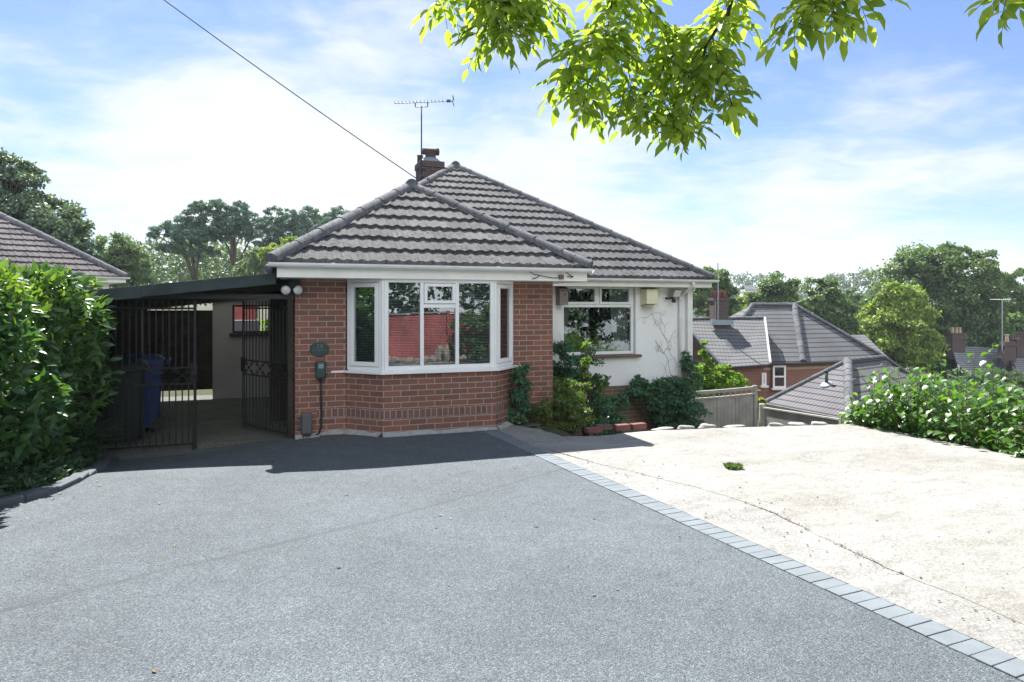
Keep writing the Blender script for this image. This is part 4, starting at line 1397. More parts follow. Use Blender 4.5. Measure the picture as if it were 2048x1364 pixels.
def build_carport():
    global M_SKYLIGHT
    m, k = material('rooflight_sheet')
    p = k.n('ShaderNodeBsdfPrincipled', {'Base Color': (0.75, 0.76, 0.72), 'Roughness': 0.4})
    tr = k.n('ShaderNodeBsdfTranslucent', {0: (0.30, 0.32, 0.27)})
    mx = k.n('ShaderNodeMixShader', {0: 0.6, 1: p, 2: tr})
    k.n('ShaderNodeOutputMaterial', {0: mx})
    M_SKYLIGHT = m
    T = thing('carport', 'dark felt roofed lean-to carport on the left side of the bungalow', 'carport', (-1.3, 2.0, 0))
    L = -3.0
    zr = lambda x: 2.10 + 0.117 * (x + 0.02)                # roof top falls to the left
    mb = MB()
    y0, y1, y2, y3 = -0.28, 2.55, 4.3, 5.6
    def sheet(xa, xb, ya, yb, th=0.05):
        mb.add([(xa, ya, zr(xa) - th), (xb, ya, zr(xb) - th), (xb, yb, zr(xb) - th), (xa, yb, zr(xa) - th), (xa, ya, zr(xa)), (xb, ya, zr(xb)), (xb, yb, zr(xb)), (xa, yb, zr(xa))],
               [(0, 3, 2, 1), (4, 5, 6, 7), (0, 1, 5, 4), (1, 2, 6, 5), (2, 3, 7, 6), (3, 0, 4, 7)])
    sheet(L, -0.005, y0 + 0.03, y1)
    sheet(L, -1.75, y1, y2)
    sheet(-0.45, -0.005, y1, y2)
    sheet(L, -0.005, y2, y3)
    part(mb, 'roof', M_FELT, T)
    mb = MB()
    xa, xb = -1.75, -0.45
    n = 26
    vs = []
    for y in (y1, y2):
        for i in range(n + 1):
            x = xa + (xb - xa) * i / n
            vs.append((x, y, zr(x) - 0.02 + 0.012 * math.cos(i * math.pi / 1.5)))
    mb.add(vs, [(i, i + 1, n + 2 + i, n + 1 + i) for i in range(n)])
    part(mb, 'rooflight', M_SKYLIGHT, T)
    mb = MB()
    for x0, x1 in ((L, -1.72), (-1.718, -0.235)):
        mb.add([(x0, y0, zr(x0) - 0.115), (x1, y0, zr(x1) - 0.125), (x1, y0 + 0.03, zr(x1) - 0.125), (x0, y0 + 0.03, zr(x0) - 0.115), (x0, y0, zr(x0) + 0.02), (x1, y0, zr(x1) + 0.02), (x1, y0 + 0.03, zr(x1) + 0.02), (x0, y0 + 0.03, zr(x0) + 0.02)],
               [(0, 3, 2, 1), (4, 5, 6, 7), (0, 1, 5, 4), (1, 2, 6, 5), (2, 3, 7, 6), (3, 0, 4, 7)])
    part(mb, 'fascia', M_FELT, T, bevel=0.004)
    mb = MB()
    for y in (0.35, 1.3, 2.3, 4.45, 5.4):
        mb.add([(L, y, zr(L) - 0.2), (-0.01, y, zr(-0.01) - 0.2), (-0.01, y + 0.06, zr(-0.01) - 0.2), (L, y + 0.06, zr(L) - 0.2), (L, y, zr(L) - 0.052), (-0.01, y, zr(-0.01) - 0.052), (-0.01, y + 0.06, zr(-0.01) - 0.052), (L, y + 0.06, zr(L) - 0.052)],
               [(0, 3, 2, 1), (4, 5, 6, 7), (0, 1, 5, 4), (1, 2, 6, 5), (2, 3, 7, 6), (3, 0, 4, 7)])
    part(mb, 'joist', M_DARKWOOD, T)
    mb = MB()
    mb.box((L, 0.2, -0.5), (L + 0.05, 5.6, zr(L) - 0.2))
    part(mb, 'side_panel', M_DARKWOOD, T)
    for x, y in ((-2.42, 0.05), (-0.09, 0.02)):
        part(MB().box((x, y, -0.2), (x + 0.07, y + 0.07, zr(x) - 0.06)), 'post', M_DARKWOOD, T, bevel=0.004)
    part(MB().box((-2.42, 0.0, 1.77), (-0.01, 0.05, 1.83)), 'head_rail', M_IRON, T)
    # rear store: rendered wall with a window, and the timber door beside it
    mb = MB()
    w0, w1, y = -1.27, 0.0, 4.55
    hx0, hx1, hz0, hz1 = -0.93, -0.20, 1.17, 1.70
    for a, b in (((w0, y, -0.1), (hx0, y + 0.2, 2.0)), ((hx1, y, -0.1), (w1, y + 0.2, 2.0)), ((hx0, y, -0.1), (hx1, y + 0.2, hz0)), ((hx0, y, hz1), (hx1, y + 0.2, 2.0))):
        mb.box(a, b)
    wl = part(mb, 'rear_wall', M_CREAM, T)
    F = MB()
    bars(F, (hx0, y + 0.03), (1, 0, 0), hx1 - hx0, hz0, hz1, 0.035, 0.05)
    F.box((hx0 - 0.05, y - 0.06, hz0 - 0.05), (hx1 + 0.06, y + 0.05, hz0 - 0.001))
    part(F, 'window_frame', M_DARKWOOD, wl)
    mb = MB()
    for i in range(9):
        x = -2.35 + i * 0.12
        mb.box((x, 4.62 + 0.002 * (i % 2), 0.13), (x + 0.121, 4.645, 1.60))
    for z in (0.3, 0.9, 1.5):
        mb.box((-2.35, 4.60, z), (-1.28, 4.619, z + 0.09))
    mb.box((-2.44, 4.6, -0.1), (-2.355, 4.68, 1.95))
    mb.box((-2.35, 4.66, 1.86), (-1.28, 4.70, 1.95))
    part(mb, 'rear_door', M_DARKWOOD, T)
    mb = MB()
    mb.box((-2.95, 4.62, -0.1), (-2.45, 4.66, 1.95))
    part(mb, 'rear_panel', M_DARKWOOD, T)
    part(MB().box((-0.28, 1.6, -0.1), (-0.005, 2.6, 1.96)), 'dark_box', M_DARKWOOD, T, bevel=0.006)  # plain dark box added to fill the carport's dark right side
    # red, grey and green stand-ins added for the reflection in the store window
    mb = MB()
    mb.box((-1.15, 6.9, -0.1), (-0.52, 6.94, 1.72))
    solo(mb, 'reflection_screen', M_RED, 'red screen added behind the carport store window to stand for its reflection', 'screen', (-0.9, 6.9, -0.1))
    solo(MB().box((-1.25, 6.3, -0.1), (-0.46, 6.45, 1.38)), 'reflection_wall', M_CREAM, 'low pale wall added below the red screen for the store window reflection', 'wall', (-0.9, 6.4, -0.1), bevel=0.01)
    plant('reflection_bush', 'light green bush added beside the red screen for the store window reflection', 'bush', [(-0.25, 6.8, 1.2, 0.3, 0.3, 0.5), (-0.3, 6.9, 0.7, 0.4, 0.35, 0.6)], 30, 900, 0.07, L_SAP, base=(-0.28, 6.8, -0.1))


build_carport()


def scroll(mb, c, r, u, turns=1.3, flip=1, t=0.006):
    pts = []
    for i in range(16):
        a = i / 15 * turns * 2 * math.pi
        rr = r * (1 - 0.75 * i / 15)
        pts.append(Vector(c) + Vector(u) * (rr * math.cos(a)) + Vector((0, 0, flip * rr * math.sin(a))))
    mb.tube(pts, t, 5)


def iron_gate(label, hinge, u, w, nb, z0, z1, bolt_end, scroll_band=True):
    u = Vector(u).normalized()
    h = Vector(hinge)
    T = thing('iron_gate', label, 'gate', (h.x, h.y, z0), HF, 'black iron carport gates')
    fr = MB()
    V = lambda a, z: h + u * a + Vector((0, 0, z - h.z))
    for a in (0.0, w):
        fr.tube([V(a, z0), V(a, z1)], 0.017, 6)
    for z in (z0 + 0.06, z1 - 0.10):
        fr.tube([V(0, z), V(w, z)], 0.012, 6)
    zb0, zb1 = 0.72, 0.92
    fr.tube([V(0, zb0), V(w, zb0)], 0.010, 6)
    fr.tube([V(0, zb1), V(w, zb1)], 0.010, 6)
    part(fr, 'frame', M_IRON, T)
    br = MB()
    for i in range(1, nb):
        a = w * i / nb
        br.tube([V(a, z0 + 0.06), V(a, zb0)], 0.0080, 6)
        br.tube([V(a, zb1), V(a, z1)], 0.0080, 6)
    part(br, 'bars', M_IRON, T)
    sc = MB()
    k = 4
    for i in range(k):
        c = w * (i + 0.5) / k
        q = w / k
        sc.tube([V(c - q * .48, zb0), V(c, 0.82), V(c + q * .48, zb0)], 0.0065, 5)
        sc.tube([V(c - q * .48, zb1), V(c, 0.82), V(c + q * .48, zb1)], 0.0065, 5)
        for fx in (-1, 1):
            for fz in (-1, 1):
                scroll(sc, V(c + fx * q * 0.25, 0.82 + fz * 0.055), 0.04, u * fx, 1.2, fz, 0.0055)
        sc.lathe([(0.004, -0.015), (0.017, 0), (0.004, 0.015)], V(c, 0.82), 8, (0, 1, 0))
    part(sc, 'scroll_panel', M_IRON, T)
    bl = MB()
    b = w if bolt_end else 0.0
    bl.tube([V(w - 0.02, z0 + 0.42), V(w - 0.02, z0 - 0.02)], 0.011, 6)
    bl.tube([V(w - 0.02, z0 + 0.42), V(w - 0.09, z0 + 0.42)], 0.009, 6)
    part(bl, 'drop_bolt', M_IRON, T)
    lk = MB()
    q = V(w, 0.86)
    lk.obox(q - u * 0.05 + Vector((0, 0, -0.10)), u * 0.07, Vector((-u.y, u.x, 0)) * 0.03, (0, 0, 0.2))
    lk.lathe([(0.02, 0), (0.024, 0.03), (0.01, 0.05)], q + Vector((0, -0.02, -0.04)), 10, (0, -1, 0))
    part(lk, 'lock', M_IRON, T)


iron_gate('closed black iron gate leaf in front of the wheelie bins', (-2.33, 0.06, -0.1), (1, 0, 0), 1.15, 16, -0.085, 1.75, True)
iron_gate('open black iron gate leaf swung back beside the brick pier', (-0.055, 0.10, -0.1), (-0.495, 0.87, 0), 1.2, 14, -0.05, 1.75, False)


def wheelie_bin(label, base, mat, rot, lidmat):
    fr = Frame(HF.w(base), 20 + rot)
    T = thing('wheelie_bin', label, 'wheelie bin', (0, 0, 0), fr, 'wheelie bins behind the gate')
    mb = MB()
    def ring(w, d, y, z, r=0.05):
        pts = []
        for cx, cy, a0 in ((w / 2 - r, d / 2 - r, 0), (-w / 2 + r, d / 2 - r, 90), (-w / 2 + r, -d / 2 + r, 180), (w / 2 - r, -d / 2 + r, 270)):
            for j in range(4):
                a = R(a0 + 30 * j)
                pts.append((cx + r * math.cos(a), y + cy + r * math.sin(a), z))
        return pts
    rings = [ring(0.40, 0.44, 0.0, 0.06), ring(0.43, 0.50, -0.01, 0.4), ring(0.48, 0.58, -0.03, 0.90), ring(0.53, 0.64, -0.03, 0.92), ring(0.53, 0.64, -0.03, 0.965)]
    n = 16
    vs = [p for r_ in rings for p in r_]
    fs = [(i * n + j, i * n + (j + 1) % n, (i + 1) * n + (j + 1) % n, (i + 1) * n + j) for i in range(len(rings) - 1) for j in range(n)]
    fs += [tuple(range(n - 1, -1, -1)), tuple(range((len(rings) - 1) * n, len(rings) * n))]
    mb.add(vs, fs)
    part(mb, 'body', mat, T)
    mb = MB()
    rings = [ring(0.56, 0.68, -0.04, 0.967), ring(0.56, 0.68, -0.04, 0.99), ring(0.46, 0.56, -0.04, 1.035), ring(0.30, 0.4, -0.04, 1.05)]
    vs = [p for r_ in rings for p in r_]
    fs = [(i * n + j, i * n + (j + 1) % n, (i + 1) * n + (j + 1) % n, (i + 1) * n + j) for i in range(len(rings) - 1) for j in range(n)]
    fs += [tuple(range(n - 1, -1, -1)), tuple(range((len(rings) - 1) * n, len(rings) * n))]
    mb.add(vs, fs)
    part(mb, 'lid', lidmat, T)
    for s in (-1, 1):
        part(MB().lathe([(0.10, -0.02), (0.10, 0.02)], (s * 0.22, 0.22, 0.10), 16, (1, 0, 0)), 'wheel', M_BLACK, T)
    mb = MB().tube([(-0.2, 0.32, 0.93), (-0.2, 0.36, 0.98), (0.2, 0.36, 0.98), (0.2, 0.32, 0.93)], 0.014, 8)
    part(mb, 'handle', mat, T)


wheelie_bin('dark green wheelie bin behind the closed gate leaf, next to the hedge', (-2.06, 0.62, -0.045), M_GREENP, 8, M_GREENP)
wheelie_bin('blue wheelie bin behind the closed iron gate leaf', (-1.98, 1.42, -0.045), M_BLUE, -82, M_BLUE)


# ================================================================== PLANTS NEAR THE BUNGALOW
def bungalow_plants():
    # ivy climbing the right edge of the bay
    col = [(3.02 + random.uniform(-.03, .03), -0.09 - 0.02 * i, 0.02 + i * 0.075, 0.13 - 0.008 * i + 0.02, 0.11, 0.10) for i in range(11)]
    plant('ivy', 'narrow column of dark ivy climbing the right corner of the brick bay', 'ivy', col, 90, 2300, 0.055, L_IVY, stem=True, base=(3.02, -0.12, -0.1), cr=0.8, droop=0.7)
    plant('lime_shrub', 'rounded lime green shrub in front of the right brick pier', 'shrub',
          [(3.72, 0.35, 0.16, 0.44, 0.42, 0.36), (4.0, 0.40, 0.24, 0.36, 0.34, 0.34), (3.45, 0.10, 0.04, 0.32, 0.30, 0.30), (4.22, 0.35, 0.36, 0.16, 0.18, 0.24), (3.9, 0.0, 0.02, 0.42, 0.3, 0.28), (3.28, -0.22, 0.02, 0.22, 0.2, 0.3), (3.5, -0.1, 0.28, 0.26, 0.24, 0.26)],
          120, 7000, 0.048, L_LIME, base=(3.8, 0.3, -0.55), cr=0.34)
    plant('dark_shrub', 'dark green shrub against the white wall, left of the window', 'shrub',
          [(4.62, 1.75, 0.66, 0.26, 0.35, 0.46), (4.90, 1.85, 0.52, 0.36, 0.35, 0.38), (4.5, 1.7, 0.15, 0.5, 0.4, 0.55), (5.1, 1.7, 0.2, 0.3, 0.3, 0.3)],
          110, 6500, 0.055, L_IVY, base=(4.6, 1.7, -0.7), cr=0.36)
    plant('sapling', 'slim bright green sapling tip rising from the shrubs in front of the sill', 'sapling',
          [(4.62, 1.0, 0.62, 0.07, 0.07, 0.16), (4.64, 1.0, 0.82, 0.06, 0.06, 0.15), (4.65, 1.0, 0.98, 0.035, 0.035, 0.11), (4.66, 1.0, 0.42, 0.09, 0.09, 0.16)],
          24, 420, 0.055, L_SAP, base=(4.65, 1.0, -0.6), cr=0.7)
    plant('wispy_shrub', 'wispy yellow-green twigs spreading across the white wall below the sill', 'shrub',
          [(4.98, 1.3, 0.22, 0.20, 0.15, 0.22), (4.9, 1.2, 0.0, 0.25, 0.2, 0.22), (5.12, 1.3, 0.38, 0.12, 0.1, 0.16)], 34, 560, 0.055, L_LIME, base=(4.95, 1.2, -0.6), cr=0.4)
    plant('low_shrub', 'small dark leafy shrub behind the row of loose bricks', 'shrub',
          [(5.2, 1.1, -0.12, 0.35, 0.3, 0.28), (4.75, 0.7, -0.2, 0.35, 0.3, 0.28), (5.35, 1.3, -0.40, 0.2, 0.3, 0.2)], 50, 2600, 0.05, L_IVY, base=(5.1, 1.0, -0.8), cr=0.36)
    iv = plant('wall_ivy', 'mound of dark ivy covering the lower right corner of the white wall', 'ivy',
               [(6.45, 2.30, 0.12, 0.30, 0.16, 0.22), (6.25, 2.25, -0.05, 0.25, 0.2, 0.16), (6.85, 2.25, -0.05, 0.42, 0.2, 0.34), (7.2, 2.25, 0.0, 0.36, 0.22, 0.32), (7.55, 2.27, 0.28, 0.22, 0.2, 0.36), (7.55, 2.30, 0.56, 0.14, 0.14, 0.22),
                (7.15, 2.2, -0.45, 0.42, 0.28, 0.35), (7.5, 2.2, -0.4, 0.34, 0.28, 0.4)],
               260, 11500, 0.052, L_IVY, base=(7.1, 2.3, -1.1), cr=0.45, droop=0.8)
    # bare creeper stems left on the render
    mb = MB()
    def creep(x, z, ang, ln, depth):
        pts = [Vector((x, 2.494, z))]
        a = ang
        for i in range(7):
            a += random.uniform(-.5, .5)
            pts.append(pts[-1] + Vector((math.sin(a), 0, math.cos(a))) * ln / 7)
        mb.tube(pts, 0.0027 - 0.0005 * depth, 5)
        if depth < 3:
            for _ in range(3):
                q = random.choice(pts[2:])
                creep(q.x, q.z, a + random.choice((-1, 1)) * random.uniform(.6, 1.4), ln * 0.45, depth + 1)
    creep(7.28, 0.3, -0.35, 0.55, 0)
    creep(7.38, 0.4, 0.1, 0.8, 1)
    creep(7.22, 0.95, -0.2, 0.7, 1)
    creep(4.82, 0.75, 0.2, 0.45, 1)
    part(mb, 'bare_stems', M_TWIG, iv)
    # weed tuft in the concrete
    P, D, N = [], [], []
    for i in range(150):
        a = random.uniform(0, 6.28)
        r = random.random() ** 0.5 * 0.075
        P.append((4.17 + r * math.cos(a), -3.41 + r * math.sin(a), 0.012))
        D.append((math.cos(a) * 0.8, math.sin(a) * 0.8, random.uniform(.5, 1.5)))
        N.append((random.uniform(-1, 1), random.uniform(-1, 1), 1))
    solo(leaf_mesh('weed_tuft', P, D, N, 0.055, 0.022, LEAFO, (4.17, -3.41, 0.01)), 'weed_tuft', L_BROAD, 'small green weed tuft growing from a crack in the pale concrete', 'weed', (4.17, -3.41, 0.01))


bungalow_plants()


def blob(mb, c, rad, n=2, rough=0.18, flat=0.0):
    """an irregular stone"""
    import bmesh
    bm = bmesh.new()
    bmesh.ops.create_icosphere(bm, subdivisions=n, radius=1.0)
    sd_ = [random.uniform(0, 50) for _ in range(3)]
    vs = []
    for v in bm.verts:
        d = v.co.normalized()
        k = 1 + rough * (math.sin(d.x * 3.1 + sd_[0]) * math.cos(d.y * 2.7 + sd_[1]) + 0.6 * math.sin(d.z * 4.3 + d.x * 2 + sd_[2]))
        k = round(k * 9) / 9 * 0.5 + k * 0.5
        vs.append((c[0] + d.x * rad[0] * k, c[1] + d.y * rad[1] * k, c[2] + max(-flat if flat else -9, d.z * rad[2] * k)))
    mb.add(vs, [tuple(v.index for v in f.verts) for f in bm.faces])
    bm.free()


def edging():
    names = ['leftmost red brick of the loose row on the concrete edge', 'brick coloured darker for its shade in the loose row on the concrete edge', 'red brick with a pale top in the loose row on the concrete edge', 'rightmost red brick of the loose row on the concrete edge']
    for i, (x, y, r, mat) in enumerate([(3.70, -1.16, 4, M_LOOSEBRICK), (3.92, -1.02, -6, m_plain('shaded_brick', (0.13, 0.09, 0.09), 0.9, 0.2, 12, 0.2, 0, 0.6)), (4.14, -1.12, 2, M_LOOSEBRICK), (4.38, -1.14, 8, M_LOOSEBRICK)]):  # the second brick has its shade put into a darker colour
        fr = Frame(HF.w((x, y, 0.012)), 20 + r)
        solo(MB().box((-0.11, -0.052, 0), (0.11, 0.052, 0.068 + 0.004 * i)), 'brick', mat, names[i], 'brick', (0, 0, 0), fr, 'loose bricks on the concrete edge', bevel=0.006)
    st = [(4.72, -1.21, 0.17, 0.022), (5.06, -1.27, 0.12, 0.055), (5.36, -1.31, 0.13, 0.06), (5.75, -1.41, 0.16, 0.03), (6.35, -1.53, 0.13, 0.055), (6.66, -1.59, 0.13, 0.06), (6.98, -1.66, 0.12, 0.058)]
    lb = ['flat low pale stone next to the rightmost loose brick', 'pale rounded edge stone just right of the flat stone by the bricks', 'pale rounded edge stone in front of the wooden fence panel left end', 'thin flat pale edge stone before the middle of the fence panel',
          'first of three pale stones beyond the fence panel right end', 'middle of three pale stones beyond the fence panel right end', 'last of three pale stones beyond the fence panel, nearest the leafy shrub']
    for (x, y, r, h), l in zip(st, lb):
        mb = MB()
        blob(mb, (x, y, 0.008), (r, 0.075, h * 0.72), 3, 0.2)
        solo(mb, 'edge_stone', M_WHITESTONE, l, 'stone', (x, y, 0.0), HF, 'pale stones along the concrete edge', smooth=True)


edging()


# ================================================================== HEDGE AND LEAFY SHRUB
def hedge():
    fr = HF
    # body: a rounded box seen along the drive, in the bungalow frame
    x0, x1 = -4.6, -2.22
    y0, y1 = -6.8, -0.05            # towards the camera .. towards the house
    H_ = 2.0
    T = thing('laurel_hedge', 'tall glossy laurel hedge along the left side of the drive', 'hedge', (-3.2, -2.5, -0.15))
    n = 15500
    P, N = [], []
    # right face, front top and the far end
    def bulge(y, z):
        top = 1 - max(0, (z - 1.55) / 0.5) ** 2 * 0.30
        low = 1 - max(0, (0.75 - z) / 0.9) ** 1.3 * 0.45
        sweep = -0.30 * max(0.0, (-1.4 - y)) * 0.62
        return sweep, top * low
    for _ in range(n):
        u = random.random()
        if u < 0.60:
            y = random.uniform(y0, y1)
            z = random.uniform(-0.1, H_)
            sw, k = bulge(y, z)
            lump = 0.13 * math.sin(y * 3.1 + z * 2.3) + 0.10 * math.sin(y * 6.7 - z * 5.1)
            x = x1 + sw - (1 - k) * 0.9 + lump - abs(random.gauss(0, 0.13))
            P.append((x, y, z)); N.append((1.0, -0.35, 0.25))
        elif u < 0.86:
            y = random.uniform(y0, y1 + 0.05)
            sw, k = bulge(y, H_)
            x = random.uniform(x0, x1 + sw - (1 - k) * 0.9 + 0.05)
            z = H_ + 0.06 * math.sin(x * 4 + y * 3) + 0.05 * math.sin(y * 7) - abs(random.gauss(0, 0.10))
            P.append((x, y, z)); N.append((0.15, -0.2, 1.0))
        else:
            x = random.uniform(x0, x1 + 0.02)
            z = random.uniform(-0.1, H_)
            y = y1 + 0.06 * math.sin(z * 7 + x * 5) - abs(random.gauss(0, 0.1))
            P.append((x, y, z)); N.append((0.2, 1, 0.2))
    P, N = np.array(P), np.array(N)
    m = len(P)
    D = unit(N * 0.55 + rng.normal(size=(m, 3)) * 0.55 + np.array([0, 0, 0.12]))
    NN = unit(N * 0.6 + np.array([0, 0, 0.75]) + rng.normal(size=(m, 3)) * 0.42)
    L = 0.095 + 0.065 * rng.random(m)
    part(leaf_mesh('foliage', P, D, NN, L, L * 0.42, LEAFO, BASE[T.name]), 'foliage', L_LAUREL, T)
    # new growth over the clipped top and shoulder, backlit yellow put into its colour
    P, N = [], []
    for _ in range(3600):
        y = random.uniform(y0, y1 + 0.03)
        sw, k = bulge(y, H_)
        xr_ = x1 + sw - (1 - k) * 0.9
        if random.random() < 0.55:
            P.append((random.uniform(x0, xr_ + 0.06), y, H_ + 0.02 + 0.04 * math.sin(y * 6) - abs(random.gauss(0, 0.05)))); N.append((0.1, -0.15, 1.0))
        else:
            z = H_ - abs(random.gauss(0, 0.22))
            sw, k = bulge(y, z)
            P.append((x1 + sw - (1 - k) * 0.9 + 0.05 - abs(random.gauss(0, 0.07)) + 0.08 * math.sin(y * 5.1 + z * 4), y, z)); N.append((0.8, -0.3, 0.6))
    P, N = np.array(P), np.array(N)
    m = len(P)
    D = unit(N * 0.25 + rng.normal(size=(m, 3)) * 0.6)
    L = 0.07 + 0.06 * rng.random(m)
    part(leaf_mesh('lit_top_growth', P, D, unit(N + rng.normal(size=(m, 3)) * 0.45), L, L * 0.42, LEAFO, BASE[T.name]), 'lit_top_growth', L_TOP, T, label='new growth on the clipped hedge top, coloured yellower for the backlight')
    # bright new shoots standing proud of the face
    P, D, N = [], [], []
    sp = [(-2.30, -0.9, 1.08), (-2.28, -0.72, 1.22), (-2.38, -1.35, 1.16), (-2.35, -1.15, 1.30), (-2.52, -1.75, 1.22), (-2.24, -0.45, 1.5), (-2.22, -0.3, 1.62), (-2.3, -0.55, 0.9), (-2.45, -1.55, 1.55), (-2.7, -2.1, 1.5), (-2.25, -0.25, 1.2)]
    for s in sp:
        P, D, N = [], [], []
        ax = Vector((0.55, -0.25, 0.75)).normalized()
        for i in range(9):
            a = i * 2.4
            P.append(tuple(Vector(s) + ax * (0.02 * i)))
            D.append(tuple(ax * (0.5 + 0.09 * i) + Vector((math.cos(a), math.sin(a), 0.1)) * (0.85 - 0.06 * i)))
            N.append((random.gauss(0, .4), -0.3, 1))
        part(leaf_mesh('young_shoot', P, D, N, 0.12, 0.036, LEAFO, BASE[T.name]), 'young_shoot', L_SAP, T, label='bright yellow-green young leaf shoot')
    # dark woody interior
    mb = MB()
    for i in range(42):
        y = random.uniform(y0, y1 - 0.2)
        sw, k = bulge(y, 1)
        x = random.uniform(x0 + 0.4, x1 + sw - 0.45)
        p = [Vector((x, y, -0.2))]
        for j in range(5):
            p.append(p[-1] + Vector((random.uniform(-.16, .2), random.uniform(-.15, .15), 0.38)))
        mb.tube(p, [0.03, 0.026, 0.02, 0.015, 0.01, 0.006], 6)
    part(mb, 'stems', M_BARK, T, smooth=True)
    # inner leaf mass that closes the hedge
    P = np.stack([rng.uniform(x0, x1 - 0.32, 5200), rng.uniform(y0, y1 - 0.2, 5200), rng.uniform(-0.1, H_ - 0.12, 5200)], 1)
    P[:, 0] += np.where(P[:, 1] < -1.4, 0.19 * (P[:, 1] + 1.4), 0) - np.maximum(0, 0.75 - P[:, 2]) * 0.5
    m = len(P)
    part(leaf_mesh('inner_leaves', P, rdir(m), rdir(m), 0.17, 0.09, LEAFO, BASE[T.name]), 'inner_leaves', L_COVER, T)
    # ground cover under the hedge
    m = 3600
    y = rng.uniform(-6.0, -0.05, m)
    xe = np.interp(y, [-6.6, -5.2, -4.05, -3.35, -2.95, -2.68, -2.45, -2.1, -1.6, -1.1, -0.45, 0.02], [-6.15, -5.15, -4.05, -3.25, -2.74, -2.34, -2.16, -2.07, -2.05, -2.09, -2.17, -2.22])
    x = xe - np.abs(rng.normal(size=m)) * 0.32 - 0.02
    P = np.stack([x, y, np.array([gz(-2.1, v) for v in y]) + 0.01 + rng.random(m) * 0.16 * np.minimum(1, (xe - x) * 6 + 0.25)], 1)
    D = rdir(m); D[:, 2] = np.abs(D[:, 2]) * 0.7
    o = _link('ground_cover', leaf_mesh('ground_cover', P, D, np.tile([0.2, -0.2, 1.0], (m, 1)) + rng.normal(size=(m, 3)) * 0.5, 0.075, 0.035, LEAFO), L_COVER, 0)
    o.location = HF.o; o.rotation_euler = (0, 0, HF.a)
    tag(o, 'low dark leaves and litter along the kerb under the hedge', 'ground cover', kind='stuff')
    # pale fern-like tuft at the hedge foot by the gate
    P, D, N = [], [], []
    for i in range(26):
        a = R(random.uniform(-80, 120))
        b0 = Vector((-2.2, -0.35, 0.05 + random.uniform(0, .25)))
        dr = Vector((math.cos(a) * 0.9 + 0.3, math.sin(a) * -0.7, random.uniform(-.1, .5))).normalized()
        for j in range(9):
            q = b0 + dr * (0.035 * j)
            for s in (-1, 1):
                P.append(tuple(q)); D.append(tuple(dr * 0.6 + Vector((-dr.y, dr.x, 0.0)) * s)); N.append((0, -0.2, 1))
    solo(leaf_mesh('fern', P, D, N, 0.05, 0.014, LEAFQ, (-2.2, -0.35, 0)), 'fern', L_COVER, 'dark feathery plant at the hedge foot beside the closed gate leaf', 'plant', (-2.2, -0.35, 0))


hedge()


def leafy_shrub():
    T = thing('leafy_shrub', 'large leafy shrub with broad light green leaves along the concrete right edge', 'shrub', (8.0, -3.0, -0.6))
    P, D, N, L = [], [], [], []
    st = MB()
    def stem(x, y, h, lean):
        z0 = terrain(x, y) - 0.05
        p = [Vector((x, y, z0))]
        nseg = 8
        top = h
        for i in range(nseg):
            t = (i + 1) / nseg
            p.append(Vector((x + lean[0] * t ** 1.6 + random.uniform(-.02, .02), y + lean[1] * t ** 1.6 + random.uniform(-.02, .02), z0 + (top - z0) * t)))
        st.tube(p, [0.011 - 0.0011 * i for i in range(nseg + 1)], 6)
        nl = int((top - z0) * 19)
        for j in range(nl):
            t = 0.10 + 0.9 * (j / nl)
            f = t * nseg
            i = min(nseg - 1, int(f))
            q = p[i].lerp(p[i + 1], f - i)
            a = j * 2.4 + random.uniform(-.4, .4)
            out = Vector((math.cos(a), math.sin(a), 0))
            r = random.uniform(0.04, 0.15) * (1.2 - 0.6 * t)
            P.append(tuple(q + out * r + Vector((0, 0, 0.02))))
            D.append(tuple(out + Vector((0, 0, random.uniform(-.75, -.05)))))
            N.append((out.x * 0.45 + random.gauss(0, .3), out.y * 0.45 + random.gauss(0, .3), 1.0))
            L.append(random.uniform(0.085, 0.150) * (1.1 - 0.4 * t))
            st.tube([q, Vector(P[-1])], 0.0025, 4, cap=False)
    # rows outside the pad's right edge, lower towards the far corner
    for i in range(205):
        y = random.uniform(-7.2, -1.75)
        x = 7.62 + abs(random.gauss(0, 0.5)) + 0.02 * max(0, -y - 2)
        near = (-y - 1.75) / 5.0
        h = 0.52 + 0.50 * min(1, near * 1.3) + random.uniform(-.26, .22) + 0.10 * math.sin(y * 2.2)
        h -= 0.12 * (x - 7.62) if y < -4 else 0
        h = max(h, 0.1)
        stem(x, y, h, (random.uniform(-.30, .12), random.uniform(-.2, .2)))
    for i in range(90):                                     # low skirt spilling on to the pad edge
        y = random.uniform(-7.0, -1.9)
        stem(7.62 + random.uniform(0, .12), y, random.uniform(0.02, 0.42), (random.uniform(-.28, 0.02), random.uniform(-.15, .15)))
    for i in range(16):
        stem(random.uniform(7.52, 7.85), random.uniform(-1.95, -1.55), random.uniform(0.1, 0.5), (random.uniform(-.15, .1), random.uniform(-.15, .1)))
    for x, y, h in ((8.4, -2.9, 1.08), (8.1, -3.35, 1.22), (8.3, -2.5, 0.98), (8.6, -4.4, 1.16), (7.9, -2.2, 0.86)):   # tall leaders
        stem(x, y, h, (0.02, 0.02))
    part(st, 'stems', M_STEM, T, smooth=True)
    L = np.array(L)
    part(leaf_mesh('foliage', P, D, N, L, L * 0.82, LEAFH, BASE[T.name]), 'foliage', L_SHRUB, T)


leafy_shrub()


